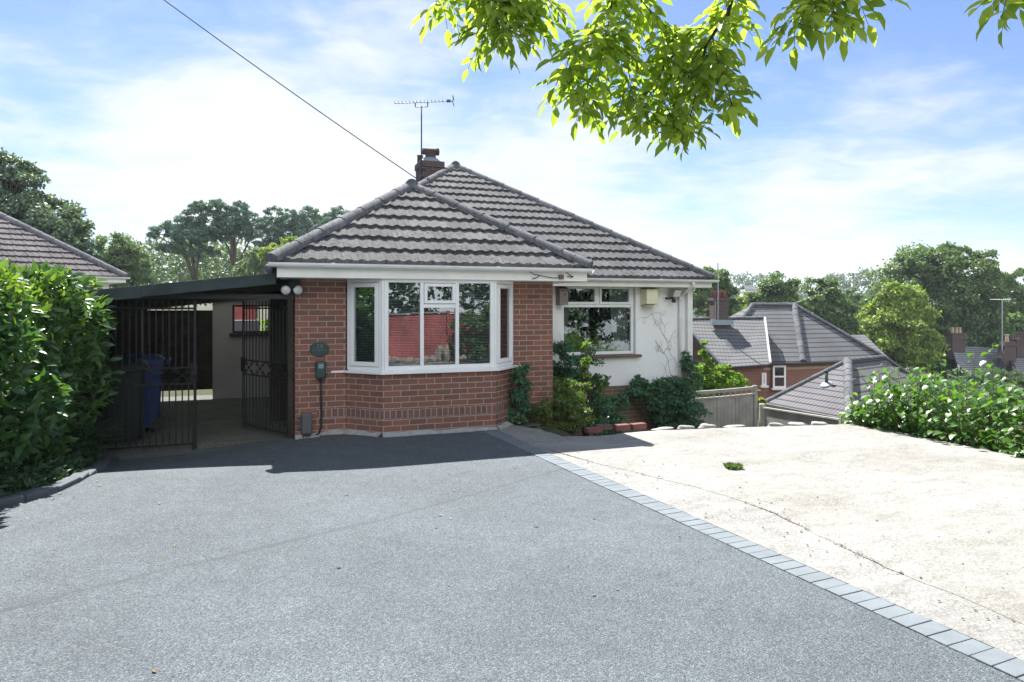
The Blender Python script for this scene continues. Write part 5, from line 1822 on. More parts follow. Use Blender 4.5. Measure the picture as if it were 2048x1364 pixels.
# ================================================================== FENCES
def fences():
    T = thing('fence_panel', 'grey weathered board fence panel with trellis top beside the bungalow corner', 'fence', (9.0, 3.0, -1.6))
    x0, x1, y = 7.74, 9.87, 3.2
    top = lambda x: -0.17 + 0.045 * (x - x0) / (x1 - x0) + 0.014 * ((x - (x0 + x1) / 2) / 1.06) ** 2
    mb = MB()
    n = 22
    for i in range(n):
        xa = x0 + (x1 - x0) * i / n
        xb = x0 + (x1 - x0) * (i + 1) / n - 0.006
        mb.box((xa, y + random.uniform(-.004, .004), -2.0), (xb, y + 0.02, top((xa + xb) / 2) - 0.15))
    part(mb, 'boards', M_GREYWOOD, T)
    mb = MB()
    for i in range(12):
        xa, xb = x0 + (x1 - x0) * i / 12, x0 + (x1 - x0) * (i + 1) / 12
        for dz, hh in ((0.0, 0.07), (-0.15, 0.035)):
            a, b = top(xa) + dz, top(xb) + dz
            mb.add([(xa, y - .02, a - hh), (xb, y - .02, b - hh), (xb, y + .04, b - hh), (xa, y + .04, a - hh), (xa, y - .02, a), (xb, y - .02, b), (xb, y + .04, b), (xa, y + .04, a)],
                   [(0, 3, 2, 1), (4, 5, 6, 7), (0, 1, 5, 4), (1, 2, 6, 5), (2, 3, 7, 6), (3, 0, 4, 7)])
    for i in range(15):
        xa = x0 + 0.05 + (x1 - x0 - 0.1) * i / 14
        mb.box((xa, y, top(xa) - 0.16), (xa + 0.02, y + 0.015, top(xa) - 0.06))
    part(mb, 'trellis_rail', M_GREYWOOD, T)
    part(MB().box((x1, y - 0.03, -2.2), (x1 + 0.09, y + 0.06, top(x1) + 0.02)), 'post', M_GREYWOOD, T, bevel=0.008)
    # lower fence further right
    a, b = at(1528, 814, 15.6), at(1683, 838, 12.4)
    T = thing('board_fence', 'low sloping featheredge fence in front of the tiled garage roof', 'fence', tuple(a), WF)
    d = (b - a)
    dxy = Vector((d.x, d.y, 0)).normalized()
    no = Vector((-dxy.y, dxy.x, 0))
    mb = MB()
    n = 30
    Lh = Vector((d.x, d.y, 0)).length
    for i in range(n):
        t = i / n
        p = a.lerp(b, t)
        q = a.lerp(b, (i + 1) / n)
        z = p.z - 0.03
        mb.obox((p.x, p.y, -2.3), (q - p) * 0.99 - Vector((0, 0, (q - p).z * 0.99)) + no * 0.006, no * 0.018, (0, 0, z + 2.3))
    part(mb, 'boards', M_GREYWOOD, T)
    mb = MB().obox(a + Vector((0, 0, -0.03)) - no * 0.03, d, no * 0.07, (0, 0, 0.03))
    part(mb, 'capping_rail', M_GREYWOOD, T)
    for p, h in ((a - dxy * 0.1, 0.06), (b + dxy * 0.06, 0.12)):
        part(MB().obox((p.x - .06, p.y - .06, -2.3), (0.13, 0, 0), (0, 0.13, 0), (0, 0, p.z + 2.3 + h)), 'post', M_GREYWOOD, T, bevel=0.02)


fences()


# ================================================================== NEIGHBOURING BUILDINGS
def slab(mb, pts, th=0.12):
    """roof slope with thickness; pts seen from outside anticlockwise"""
    P = [Vector(p) for p in pts]
    n = (P[1] - P[0]).cross(P[2] - P[0]).normalized()
    m = len(P)
    vs = P + [p - n * th for p in P]
    mb.add(vs, [tuple(range(m)), tuple(range(2 * m - 1, m - 1, -1))] + [(i, m + i, m + (i + 1) % m, (i + 1) % m) for i in range(m)])


def hip_line(mb, p, q, r=0.13):
    ridge_run(mb, p, q, r, 0.5, 0.03)


M_FR1 = m_farroof('neighbour_roof', (0.11, 0.113, 0.115), (0.155, 0.158, 0.16))
M_FR2 = m_farroof('garage_roof', (0.115, 0.11, 0.115), (0.155, 0.15, 0.155))


def left_neighbour():
    T = thing('neighbour_bungalow', 'neighbouring bungalow with brown tiled hip roof behind the hedge', 'bungalow', (-4.0, 3.0, 0), Frame(at(253, 556, 21.5).xy.to_3d(), 42))
    c = at(253, 556, 21.5)
    fr = Frame((c.x, c.y, 0), 42)
    ze = c.z + 0.02
    x1, y0 = 0.0, 0.0
    half = 4.2
    t = math.tan(R(34))
    x0, y1 = x1 - 2 * half - 1.0, y0 + 2 * half + 3
    za = ze + half * t
    mb = MB()
    A, Bp = (x1 - half, y0 + half, za), (x1 - half, y1 - half, za)
    tiled_slope(mb, (x0 - 4, y0, ze), (x1, y0, ze), (x0 - 4 + half, y0 + half, za), A, step=0.05)
    tiled_slope(mb, (x1, y0, ze), (x1, y1, ze), A, Bp, step=0.075)
    rf = part(mb, 'roof', m_tile('neighbour_tile', (0.075, 0.066, 0.07), (0.11, 0.10, 0.105), 0.4), T)
    mb = MB()
    ridge_run(mb, (x1, y0, ze + .02), A, 0.125)
    ridge_run(mb, A, Bp, 0.125)
    ridge_run(mb, A, (x0 - 4 + half, y0 + half, za), 0.105)
    part(mb, 'ridge_tiles', M_RIDGE, rf)
    mb = MB()
    mb.box((x0 - 4, y0 + 0.02, ze - 0.17), (x1 - 0.02, y0 + 0.045, ze - 0.03))
    mb.box((x1 - 0.03, y0 + 0.045, ze - 0.17), (x1 - 0.005, y1, ze - 0.03))
    part(mb, 'fascia', M_FASCIA, T)
    mb = MB()
    gutter(mb, (x0 - 4, y0 - 0.045, ze), (x1 + 0.09, y0 - 0.045, ze))
    part(mb, 'gutter', M_GUTTER, T)
    mb = MB()
    mb.box((x0 - 3.6, y0 + 0.4, -0.5), (x1 - 0.4, y0 + 0.65, ze - 0.1))
    mb.box((x1 - 0.65, y0 + 0.65, -0.5), (x1 - 0.4, y1 - 0.4, ze - 0.1))
    mb.box((x0 - 3.6, y0 + 0.4, ze - 0.16), (x1 - 0.1, y1, ze - 0.12))
    part(mb, 'wall', M_RENDER, T)


left_neighbour()


def brick_neighbour():
    T = thing('brick_house', 'red brick house with grey hip roof and chimney beyond the fence panel', 'house', tuple(at(1560, 800, 36)), WF)
    ze, zr = -1.10, 1.74
    zb = -6.5
    c = Vector((14.5, 34.0, ze))                                 # corner nearest the camera
    l = Vector((9.6, 33.2, ze))
    r = Vector((19.75, 36.0, ze))
    bk = Vector((18.0, 42.0, ze))
    bl = Vector((9.0, 41.0, ze))
    A, Bp = Vector((13.1, 37.2, zr)), Vector((15.5, 37.5, zr))
    mb = MB()
    slab(mb, [l, c, Bp, A])
    slab(mb, [c, r, Bp])
    slab(mb, [r, bk, Bp])
    slab(mb, [bk, bl, A, Bp])
    slab(mb, [bl, l, A])
    rf = part(mb, 'roof', M_FR1, T)
    mb = MB()
    hip_line(mb, c, Bp, 0.17); hip_line(mb, A, Bp); hip_line(mb, r, Bp); hip_line(mb, l, A)
    part(mb, 'ridge_tiles', M_RIDGE, rf)
    # gabled wing with its own ridge, running left
    wl, wr = Vector((11.05, 34.9, -1.22)), Vector((13.05, 33.3, -1.12))
    rl, rr = at(1362, 638, 35.8), at(1527, 636, 35.6)
    el, er = at(1449, 733, 31.9), at(1538, 727, 31.6)
    fl = at(1340, 738, 36.0)
    mb = MB()
    slab(mb, [el, er, rr, rl])
    slab(mb, [rr + Vector((0, 4, -2.4)), rl + Vector((0, 4, -2.4)), rl, rr])
    part(mb, 'wing_roof', M_FR1, T)
    mb = MB()
    ridge_run(mb, rl, rr, 0.10, 0.5, 0.03)
    part(mb, 'ridge_tiles', M_RIDGE, T)
    mb = MB()
    d = (rr - er)
    mb.obox(er + Vector((0.0, -0.02, 0.0)), (0.11, 0, 0), d, (0, 0, 0.07))
    part(mb, 'verge_board', m_plain('weathered_verge', (0.36, 0.37, 0.38), 0.8, 0.15, 3.0), T)
    mb = MB()
    d = (rl - el)
    mb.obox(el + Vector((-0.14, 0, -0.16)), (0.13, 0, 0), d, (0, 0, 0.2))
    gt = MB().tube([el + Vector((-.1, -.06, -.06)), er + Vector((0, -.06, -.06))], 0.06, 8)
    gt.tube([c + Vector((-3.2, -.55, -.07)), c + Vector((0, -.06, -.07)), r + Vector((0, -.06, -.07))], 0.06, 8)
    gt.tube([el + Vector((0.35, -.06, -.1)), el + Vector((0.45, 0.1, -.5)), el + Vector((0.8, 0.3, -0.9)), el + Vector((0.8, 0.3, -4))], 0.05, 8)
    part(gt, 'gutter', M_DKMETAL, T)
    part(mb, 'barge_board', M_DKMETAL, T)
    # walls
    mb = MB()
    ins = lambda p, dx, dy: (p.x + dx, p.y + dy)
    mb.prism([ins(c, -0.15, 0.45), ins(r, -0.5, 0.35), ins(bk, -0.4, -0.4), ins(bl, 0.4, -0.4), ins(l, 0.4, 0.35)], zb, ze - 0.02)
    wl_ = part(mb, 'wall', M_BRICKN, T)
    mb = MB()
    a1, a2 = er + Vector((-0.1, 0.35, 0)), el + Vector((0.25, 0.35, 0))
    a3 = rl + Vector((0.3, -0.1, -0.15))
    z1 = er.z - 0.05
    mb.prism([(a2.x, a2.y), (a1.x, a1.y), (rr.x, rr.y), (rl.x + 0.25, rl.y)], zb, z1 - 0.06)
    mb.add([(a2.x, a2.y, z1 - 0.06), (rl.x + 0.25, rl.y, z1 - 0.06), tuple(a3)], [(0, 2, 1), (0, 1, 2)])
    part(mb, 'wing_wall', M_BRICKN, T)
    # a band of cream brick under the eave
    u = Vector((r.x - c.x, r.y - c.y, 0)).normalized()
    n = Vector((u.y, -u.x, 0))
    p0 = Vector((c.x - 0.15, c.y + 0.45, 0))
    r0_ = Vector((r.x - 0.5, r.y + 0.35, 0)); u = (r0_ - p0).normalized(); n = Vector((u.y, -u.x, 0))
    mb = MB().obox(p0 + n * 0.02 + Vector((0, 0, ze - 0.42)), u * 4.6, n * -0.03, (0, 0, 0.12))
    l0_ = Vector((l.x + 0.4, l.y + 0.35, 0)); u2 = (l0_ - p0).normalized(); n2 = Vector((-u2.y, u2.x, 0))
    mb.obox(p0 + n2 * 0.02 + Vector((0, 0, ze - 0.42)), u2 * 2.0, n2 * -0.03, (0, 0, 0.12))
    part(mb, 'brick_band', M_BUFF, T)
    # windows
    def win(px0, px1, py0, py1, Y, double=True):
        p, q = at(px0, py1, Y), at(px1, py0, Y)
        w, h = q.x - p.x, q.z - p.z
        F = MB()
        bars(F, (p.x, p.y), (1, 0, 0), w, p.z, q.z, 0.09, 0.12)
        if double:
            F.box((p.x + 0.09, p.y, p.z + h * .47), (q.x - 0.09, p.y + 0.12, p.z + h * .47 + 0.08))
        F.box((p.x - 0.08, p.y - 0.08, p.z - 0.09), (q.x + 0.08, p.y + 0.1, p.z - 0.001))
        f = part(F, 'window', M_UPVC, T)
        g = MB().box((p.x + 0.08, p.y + 0.05, p.z + 0.08), (q.x - 0.08, p.y + 0.06, q.z - 0.08))
        part(g, 'pane', m_plain('dark_pane', (0.02, 0.025, 0.03), 0.08, 0.2, 1.0, 0.8, 0, 0.0), f)
    win(1546, 1572, 731, 776, 33.95)
    win(1524, 1533, 746, 771, 31.9, False)
    # chimney
    p = at(1438, 640, 35.2)
    mb = MB().box((p.x - 0.36, p.y - 0.4, 0.2), (p.x + 0.36, p.y + 0.45, 1.95))
    mb.box((p.x - 0.42, p.y - 0.46, 1.95), (p.x + 0.42, p.y + 0.51, 2.1))
    ch = part(mb, 'chimney', M_BRICKCH, T)
    for i in range(3):
        mb = MB().lathe([(0.13, 0), (0.12, 0.3), (0.14, 0.32), (0.14, 0.36)], (p.x - 0.25 + 0.25 * i, p.y, 2.1), 12)
        part(mb, 'chimney_pot', m_plain('red_pot', (0.22, 0.085, 0.07), 0.8, 0.2, 9.0), ch, smooth=True)
    part(MB().box((p.x - 0.55, p.y - 0.62, 0.72), (p.x + 0.55, p.y - 0.3, 0.98)), 'lead_flashing', M_LEAD, ch)
    # aerial pole at the chimney
    q = at(1436, 526, 34.6)
    mb = MB().tube([(q.x, q.y, 0.9), (q.x, q.y, q.z)], 0.03, 6)
    mb.tube([(q.x - .14, q.y, 0.9), (q.x - .14, q.y, q.z - 1.9)], 0.02, 6)
    solo(mb, 'aerial_pole', M_METAL, 'thin grey aerial pole against the brick house chimney', 'aerial', (q.x, q.y, 0.9), WF)
    # small further roof beyond its right hip
    T2 = thing('rear_extension', 'small grey tiled roof of the extension behind the brick house right hip', 'extension', tuple(at(1730, 720, 41)), WF)
    a, b = at(1680, 671, 42), at(1729, 669, 42)
    e0, e1 = at(1660, 716, 40), at(1778, 716, 39.6)
    mb = MB()
    slab(mb, [e0, e1, b, a])
    part(mb, 'roof', M_FR1, T2)
    mb = MB().prism([(e0.x, e0.y + .3), (e1.x - .3, e1.y + .3), (e1.x - .3, e1.y + 4), (e0.x, e0.y + 4)], zb, e0.z - 0.1)
    part(mb, 'wall', M_BRICKN, T2)


brick_neighbour()


def garage():
    T = thing('tiled_garage', 'low building with brown-grey hip tiled roof behind the sloping fence', 'outbuilding', tuple(at(1690, 830, 24)), WF)
    ze, zr = -1.95, -0.36
    c, l, r = Vector((10.9, 22.0, ze)), Vector((9.45, 25.6, ze)), Vector((17.0, 26.9, ze))
    bk = Vector((15.4, 30.5, ze))
    A, Bp = Vector((12.55, 25.5, zr)), Vector((14.85, 27.3, zr))
    c = Vector((10.85, 21.9, ze))
    mb = MB()
    slab(mb, [l, c, A])
    slab(mb, [c, r, Bp, A])
    slab(mb, [r, bk, Bp])
    slab(mb, [bk, l, A, Bp])
    rf = part(mb, 'roof', M_FR2, T)
    mb = MB()
    hip_line(mb, c, A, 0.16); hip_line(mb, l, A, .1); hip_line(mb, A, Bp, .1); hip_line(mb, r, Bp, .1)
    part(mb, 'ridge_tiles', M_RIDGE, rf)
    mb = MB()
    mb.prism([(c.x + .1, c.y + .5), (r.x - .5, r.y + .1), (bk.x - .1, bk.y - .4), (l.x + .4, l.y + .1)], -6.0, ze - 0.03)
    part(mb, 'wall', M_BRICKN, T)
    mb = MB()
    u = (c - l)
    mb.obox(l + Vector((-.03, -.05, -.10)), u, Vector((0.05, 0.02, 0)), (0, 0, 0.09))
    part(mb, 'gutter', M_GREYWOOD, T)
    q = at(1653, 768, 24.6)
    mb = MB().tube([q + Vector((0, 0, -0.2)), q + Vector((0, 0, 0.42))], 0.055, 10)
    mb.tube([q + Vector((0, 0, 0.42)), q + Vector((0, 0, 0.5))], 0.07, 10)
    v = part(mb, 'vent_pipe', M_CHG, T, smooth=True)
    part(MB().lathe([(0.26, -0.06), (0.2, 0.03), (0.07, 0.08)], q + Vector((0, 0, -0.02)), 12, (-0.4, -0.2, 1)), 'vent_flashing', M_LEAD, v)


garage()


def terrace():
    M = m_farroof('slate_roof', (0.20, 0.205, 0.21), (0.27, 0.27, 0.27), 0.3, 0.28)
    specs = [('far house with pale grey roof and twin buff pots left of the tall pole', 1902, 2006, 58.0, 1912), ('far grey roofed house at the right picture edge with red pots', 2012, 2110, 56.0, 2040)]
    for lab, xa, xb, Y, cp in specs:
        rl, rr = at(xa, 690 if xa < 1950 else 702, Y + 3), at(xb, 697 if xa < 1950 else 702, Y + 3)
        zr = rl.z
        el, er = rl + Vector((-1.2, -3.2, -2.3)), rr + Vector((-1.2, -3.2, -2.3))
        T = thing('far_house', lab, 'house', tuple(el), WF, 'houses in the valley')
        mb = MB()
        slab(mb, [el, er, rr, rl])
        slab(mb, [rr + Vector((1.2, 3.2, -2.3)), rl + Vector((1.2, 3.2, -2.3)), rl, rr])
        part(mb, 'roof', M, T)
        mb = MB().prism([(el.x + .3, el.y + .3), (er.x - .1, er.y + .3), (er.x + 2.2, er.y + 6.2), (el.x + 2.4, el.y + 6.2)], -9, el.z)
        part(mb, 'wall', m_plain('far_render', (0.42, 0.43, 0.43), 0.9, 0.08, 1.0), T)
        p = at(cp, 690, Y + 2.6)
        mb = MB().box((p.x - .55, p.y - .4, zr - 1.2), (p.x + .55, p.y + .4, zr + 1.0))
        mb.box((p.x - .65, p.y - .5, zr + 0.55), (p.x + .65, p.y + .5, zr + 0.7))
        mb.box((p.x - .62, p.y - .47, zr + 1.0), (p.x + .62, p.y + .47, zr + 1.1))
        ch = part(mb, 'chimney', M_BRICKCH, T)
        for s in (-.3, .05, .35):
            part(MB().lathe([(0.13, 0), (0.11, 0.4), (0.14, 0.42), (0.14, 0.5)], (p.x + s, p.y, zr + 1.1), 10), 'chimney_pot', M_BUFF if cp < 2000 else M_TERRA, ch)
        if cp > 2000:
            p = at(2014, 690, Y + 2.2)
            mb = MB().box((p.x - .5, p.y - .4, zr - 1.2), (p.x + .5, p.y + .4, zr + 0.85))
            mb.box((p.x - .58, p.y - .48, zr + .5), (p.x + .58, p.y + .48, zr + .65))
            ch = part(mb, 'chimney', M_BRICKCH, T)
            part(MB().lathe([(0.15, 0), (0.12, 0.5), (0.16, 0.55), (0.16, 0.62)], (p.x, p.y, zr + .85), 10), 'chimney_pot', M_BUFF, ch)
            part(MB().obox(el + Vector((-.12, 0, -.05)), (0.25, 0, 0), rl - el, (0, 0, 0.25)), 'barge_board', M_DARKWOOD, T)
    a, b = at(2004, 700, 55), at(2004, 599, 55)
    mb = MB().tube([a, b], 0.055, 6)
    mb.tube([b + Vector((-.85, 0, 0)), b + Vector((.6, 0, 0.02))], 0.035, 5)
    for i in range(9):
        q = b + Vector((-.8 + i * .17, 0, 0))
        mb.tube([q + Vector((0, -.2, 0)), q + Vector((0, .2, 0))], 0.02, 4)
    mb.tube([b + Vector((.55, 0, -.1)), b + Vector((.55, 0, .12))], 0.03, 5)
    solo(mb, 'aerial_mast', M_METAL, 'tall thin mast with a level aerial standing over the far roofs', 'aerial', tuple(a), WF)
    p = at(1503, 586, 190)
    T = thing('hillside_house', 'tiny white house with grey roof among trees on the far hill', 'house', tuple(p), WF)
    part(MB().box((p.x - 1.7, p.y, p.z - 4), (p.x + 1.8, p.y + 5, p.z + 1.0)), 'wall', M_RENDER, T)
    mb = MB()
    slab(mb, [p + Vector((-2, -.4, .9)), p + Vector((2.1, -.4, .9)), p + Vector((1.2, 2.5, 2.2)), p + Vector((-1.2, 2.5, 2.2))])
    slab(mb, [p + Vector((2.1, 5.4, .9)), p + Vector((-2, 5.4, .9)), p + Vector((-1.2, 2.5, 2.2)), p + Vector((1.2, 2.5, 2.2))])
    part(mb, 'roof', M_FR1, T)


terrace()


# ================================================================== TREES
def tree(name, label, Y, crowns, mat, nclump, nleaf, L, trunk=None, group='trees behind the houses', cat='tree', cr=0.34, flat=0.75, tmpl=LEAFQ, fill=0.45, tr=None, limb=True):
    ells = []
    for px, py, rx, ry in crowns:
        c = at(px, py, Y)
        k = Y / FPX
        ells.append(((c.x, c.y + random.uniform(-.3, .3) * rx * k, c.z), (rx * k, 0.85 * rx * k, ry * k)))
    tx = trunk if trunk is not None else crowns[0][0]
    bx = at(tx, 612, Y)
    l = HF.l((bx.x, bx.y, 0))
    zb = terrain(l.x, l.y) - 0.1
    base = (bx.x, bx.y, zb)
    T = thing(name, label, cat, base, WF, group)
    wid = 0.72
    if mat is L_PINE:
        wid, cr, nclump, L, tr = 0.42, 0.26, int(nclump * 1.5), L * 0.95, (tr or 0.2) * 0.62
    if tmpl is LEAFQ:
        nclump, nleaf, L = int(nclump * 1.5), int(nleaf * 2.3), L * 0.85
    part(foliage('crown', ells, nclump, nleaf, L, tmpl, cr, flat, wid, fill, base), 'crown', mat, T)
    zc = min(e[0][2] for e in ells)
    top = max(e[0][2] for e in ells)
    r = tr or max(0.12, (top - zb) * 0.022)
    fork = Vector((bx.x + random.uniform(-.1, .1), bx.y, zb + (zc - zb) * 0.75))
    mb = MB()
    mb.tube([Vector(base), Vector(base).lerp(fork, 0.5) + Vector((random.uniform(-.1, .1), 0, 0)), fork], [r * 1.25, r, r * 0.85], 9)
    mb2 = limbs(fork, [e[0] for e in ells], r * 0.7, r * 0.22)
    mb.add(mb2.v, mb2.f)
    part(mb, 'trunk', M_BARK, T, smooth=True)
    return T


tree('broadleaf_tree', 'tall dark broadleaf tree at the left picture edge behind the neighbouring roof', 34,
     [(15, 365, 52, 62), (85, 440, 72, 55), (30, 460, 90, 70), (-30, 400, 60, 90), (128, 470, 34, 42), (60, 395, 28, 30)], L_DARK, 150, 15000, 0.20, 30)
tree('conifer_tree', 'teal conifer at the right side of the tall dark tree, above the left roof', 40,
     [(150, 460, 22, 40), (165, 498, 26, 28), (148, 500, 26, 40), (185, 520, 14, 18)], L_PINE, 60, 4200, 0.2, 150)
tree('birch_tree', 'rounded grey-green tree between the left roof and the pines', 42,
     [(232, 505, 42, 36), (268, 525, 36, 34), (212, 535, 30, 40), (250, 550, 55, 40)], L_GREY, 95, 8000, 0.19, 240)
tree('pine_tree', 'wide flat topped pine nearest the left roof, leaning left', 58,
     [(330, 462, 34, 12), (362, 450, 34, 16), (398, 425, 26, 22), (385, 470, 44, 22), (408, 462, 32, 30), (352, 496, 36, 12), (398, 505, 34, 14), (310, 468, 16, 8)], L_PINE, 110, 9500, 0.27, 388, cr=0.36, flat=0.5, tr=0.24)
tree('pine_tree', 'pine with bare trunk and rounded dark crown above the carport roof', 60,
     [(440, 420, 26, 18), (478, 425, 22, 22), (462, 450, 40, 22), (444, 470, 30, 14), (484, 462, 20, 14), (505, 470, 20, 10)], L_PINE, 95, 8000, 0.27, 467, cr=0.36, flat=0.55, tr=0.3)
for px, lab in ((540, 'slender pine just left of the wing roof hip, behind the carport'), (605, 'broad pine in the middle of the group above the wing roof'), (670, 'pine at the right end of the group touching the wing roof hip')):
    tree('pine_tree', lab, 66 + (px % 7), [(px - 24, 440, 26, 18), (px + 14, 432, 28, 16), (px, 455, 38, 20), (px - 14, 482, 32, 16), (px + 22, 478, 26, 16), (px, 505, 34, 16)], L_PINE, 85, 6500, 0.28, px, cr=0.36, flat=0.6, tr=0.26)
tree('golden_shrub', 'yellow-green bushy tree just left of the wing roof eave', 44, [(565, 496, 24, 14), (545, 510, 26, 16), (590, 485, 16, 10)], L_YEL, 40, 2600, 0.17, 560)
tree('birch_tree', 'pale feathery birch in front of the pine trunks above the carport', 46, [(512, 520, 26, 22), (500, 545, 34, 24), (535, 535, 20, 22)], L_GREY, 50, 3400, 0.15, 512)
tree('broadleaf_tree', 'round dark green tree right behind the bungalow gutter end', 58, [(1425, 560, 36, 26), (1440, 598, 36, 42), (1405, 590, 40, 45), (1452, 630, 24, 36)], L_BROAD, 100, 8500, 0.26, 1430)
tree('broadleaf_tree', 'dark green tree with uneven top behind the brick house ridge left half', 60, [(1555, 582, 38, 32), (1535, 612, 36, 34), (1580, 610, 36, 40), (1560, 640, 55, 30)], L_BROAD, 100, 8500, 0.27, 1560)
tree('broadleaf_tree', 'dark green tree above the brick house right hip', 61, [(1640, 590, 38, 32), (1620, 622, 36, 36), (1668, 625, 38, 40), (1650, 660, 56, 34), (1700, 665, 40, 36)], L_BROAD, 110, 9500, 0.27, 1650)
tree('willow_tree', 'pale grey-green tree between the dark tree and the yellow-green tree', 84, [(1690, 600, 34, 26), (1712, 630, 36, 34), (1680, 640, 36, 36)], L_GREY, 60, 5000, 0.3, 1700)
tree('broadleaf_tree', 'huge spreading green tree dominating the right skyline', 66,
     [(1880, 600, 122, 108), (1800, 632, 60, 72), (1962, 640, 60, 84), (1845, 536, 56, 40), (1925, 545, 58, 46), (1880, 512, 50, 22), (1900, 690, 120, 66), (1990, 680, 60, 70), (1880, 745, 130, 40)], L_BROAD, 380, 46000, 0.33, 1890, cr=0.25, fill=0.5)
tree('maple_tree', 'yellow-green maple in front of the huge spreading tree', 52, [(1800, 600, 50, 32), (1765, 635, 42, 42), (1835, 632, 40, 42), (1795, 665, 66, 48), (1830, 700, 56, 40), (1770, 690, 46, 40), (1800, 735, 60, 36)], L_YEL, 140, 12500, 0.24, 1800, cr=0.3)
tree('broadleaf_tree', 'mid green tree cut by the right picture edge behind the mast', 74, [(2030, 575, 34, 36), (2050, 620, 46, 60), (2010, 650, 36, 50), (2060, 680, 60, 60)], L_BROAD, 90, 8000, 0.30, 2035)
tree('birch_tree', 'light green small tree below the white hillside house', 92, [(1496, 598, 24, 16), (1510, 620, 28, 22), (1480, 622, 26, 22)], L_YEL, 40, 3200, 0.3, 1500)
tree('garden_shrub', 'bright green upright shrub behind the trellis topped fence panel', 16.6, [(1412, 722, 13, 24), (1405, 752, 24, 28), (1432, 750, 22, 22), (1450, 738, 11, 18), (1462, 765, 30, 22), (1400, 778, 40, 20), (1482, 770, 16, 14), (1408, 705, 7, 18), (1428, 765, 34, 22)], L_SAP, 110, 5200, 0.075, 1420, None, 'shrub', tmpl=LEAFO, tr=0.03, fill=0.3)
tree('flower_bush', 'yellow flowering bush between the two wooden fences', 16.8, [(1516, 795, 12, 14), (1520, 808, 14, 16), (1510, 815, 12, 12)], m_leaf('yellow_bush_leaf', (0.10, 0.15, 0.03), (0.20, 0.22, 0.04), (0.50, 0.38, 0.05), 0.5, 0.3), 26, 620, 0.07, 1516, None, 'bush', tmpl=LEAFO, tr=0.02, fill=0.3)


for px, py, rx, ry, Y, lab in ((1830, 775, 60, 34, 44, 'dark bushy tree in the valley just above the leafy shrub left half'), (1945, 768, 50, 26, 46, 'dark bushy tree below the far house with twin buff pots'), (2030, 772, 50, 26, 47, 'dark bushy tree below the far house at the right picture edge'), (1900, 800, 120, 30, 40, 'low dark trees in the valley right behind the leafy shrub')):
    tree('valley_tree', lab, Y, [(px, py, rx, ry), (px - rx * .5, py + ry * .5, rx * .6, ry * .8), (px + rx * .5, py + ry * .4, rx * .6, ry * .8)], L_DARK, 60, 4200, 0.22, px)


def far_woods():
    """wooded hillside and the low belt of trees that read as one mass"""
    ells = []
    for i in range(150):
        Y = random.uniform(120, 250)
        px = random.uniform(1330, 2250)
        x = (px - CX) / FPX * Y
        l = HF.l((x, Y, 0))
        z = terrain(l.x, l.y)
        r = random.uniform(2.2, 3.6)
        ells.append(((x, Y, z + r * 1.0), (r, r, r * 1.15)))
    for px, py, Y in ((1490, 566, 250), (1465, 568, 240), (1520, 572, 250), (1540, 566, 255), (1690, 565, 240), (1715, 560, 250), (1740, 556, 250), (1670, 572, 240), (1760, 562, 240), (1655, 580, 230), (1600, 575, 240), (2040, 570, 240)):
        c = at(px, py, Y)
        ells.append((tuple(c), (5.5, 5, 3.6)))
    me = foliage('woodland', ells, 1500, 42000, 0.75, LEAFQ, 0.42, 0.8, 0.75)
    o = _link('woodland', me, L_WOOD, 0)
    tag(o, 'wooded hillside behind the houses in the valley', 'woodland', kind='stuff')
    ells = []
    for i in range(170):
        Y = random.uniform(66, 92)
        px = random.uniform(-120, 780)
        c = at(px, random.uniform(508, 590), Y)
        r = random.uniform(1.7, 2.9)
        ells.append(((c.x, c.y, c.z), (r, r, r)))
    me = foliage('tree_belt', ells, 1500, 60000, 0.34, LEAFQ, 0.42, 0.8, 0.75)
    o = _link('woodland', me, L_DARK, 0)
    tag(o, 'low belt of mixed trees under the pines', 'woodland', kind='stuff')


far_woods()


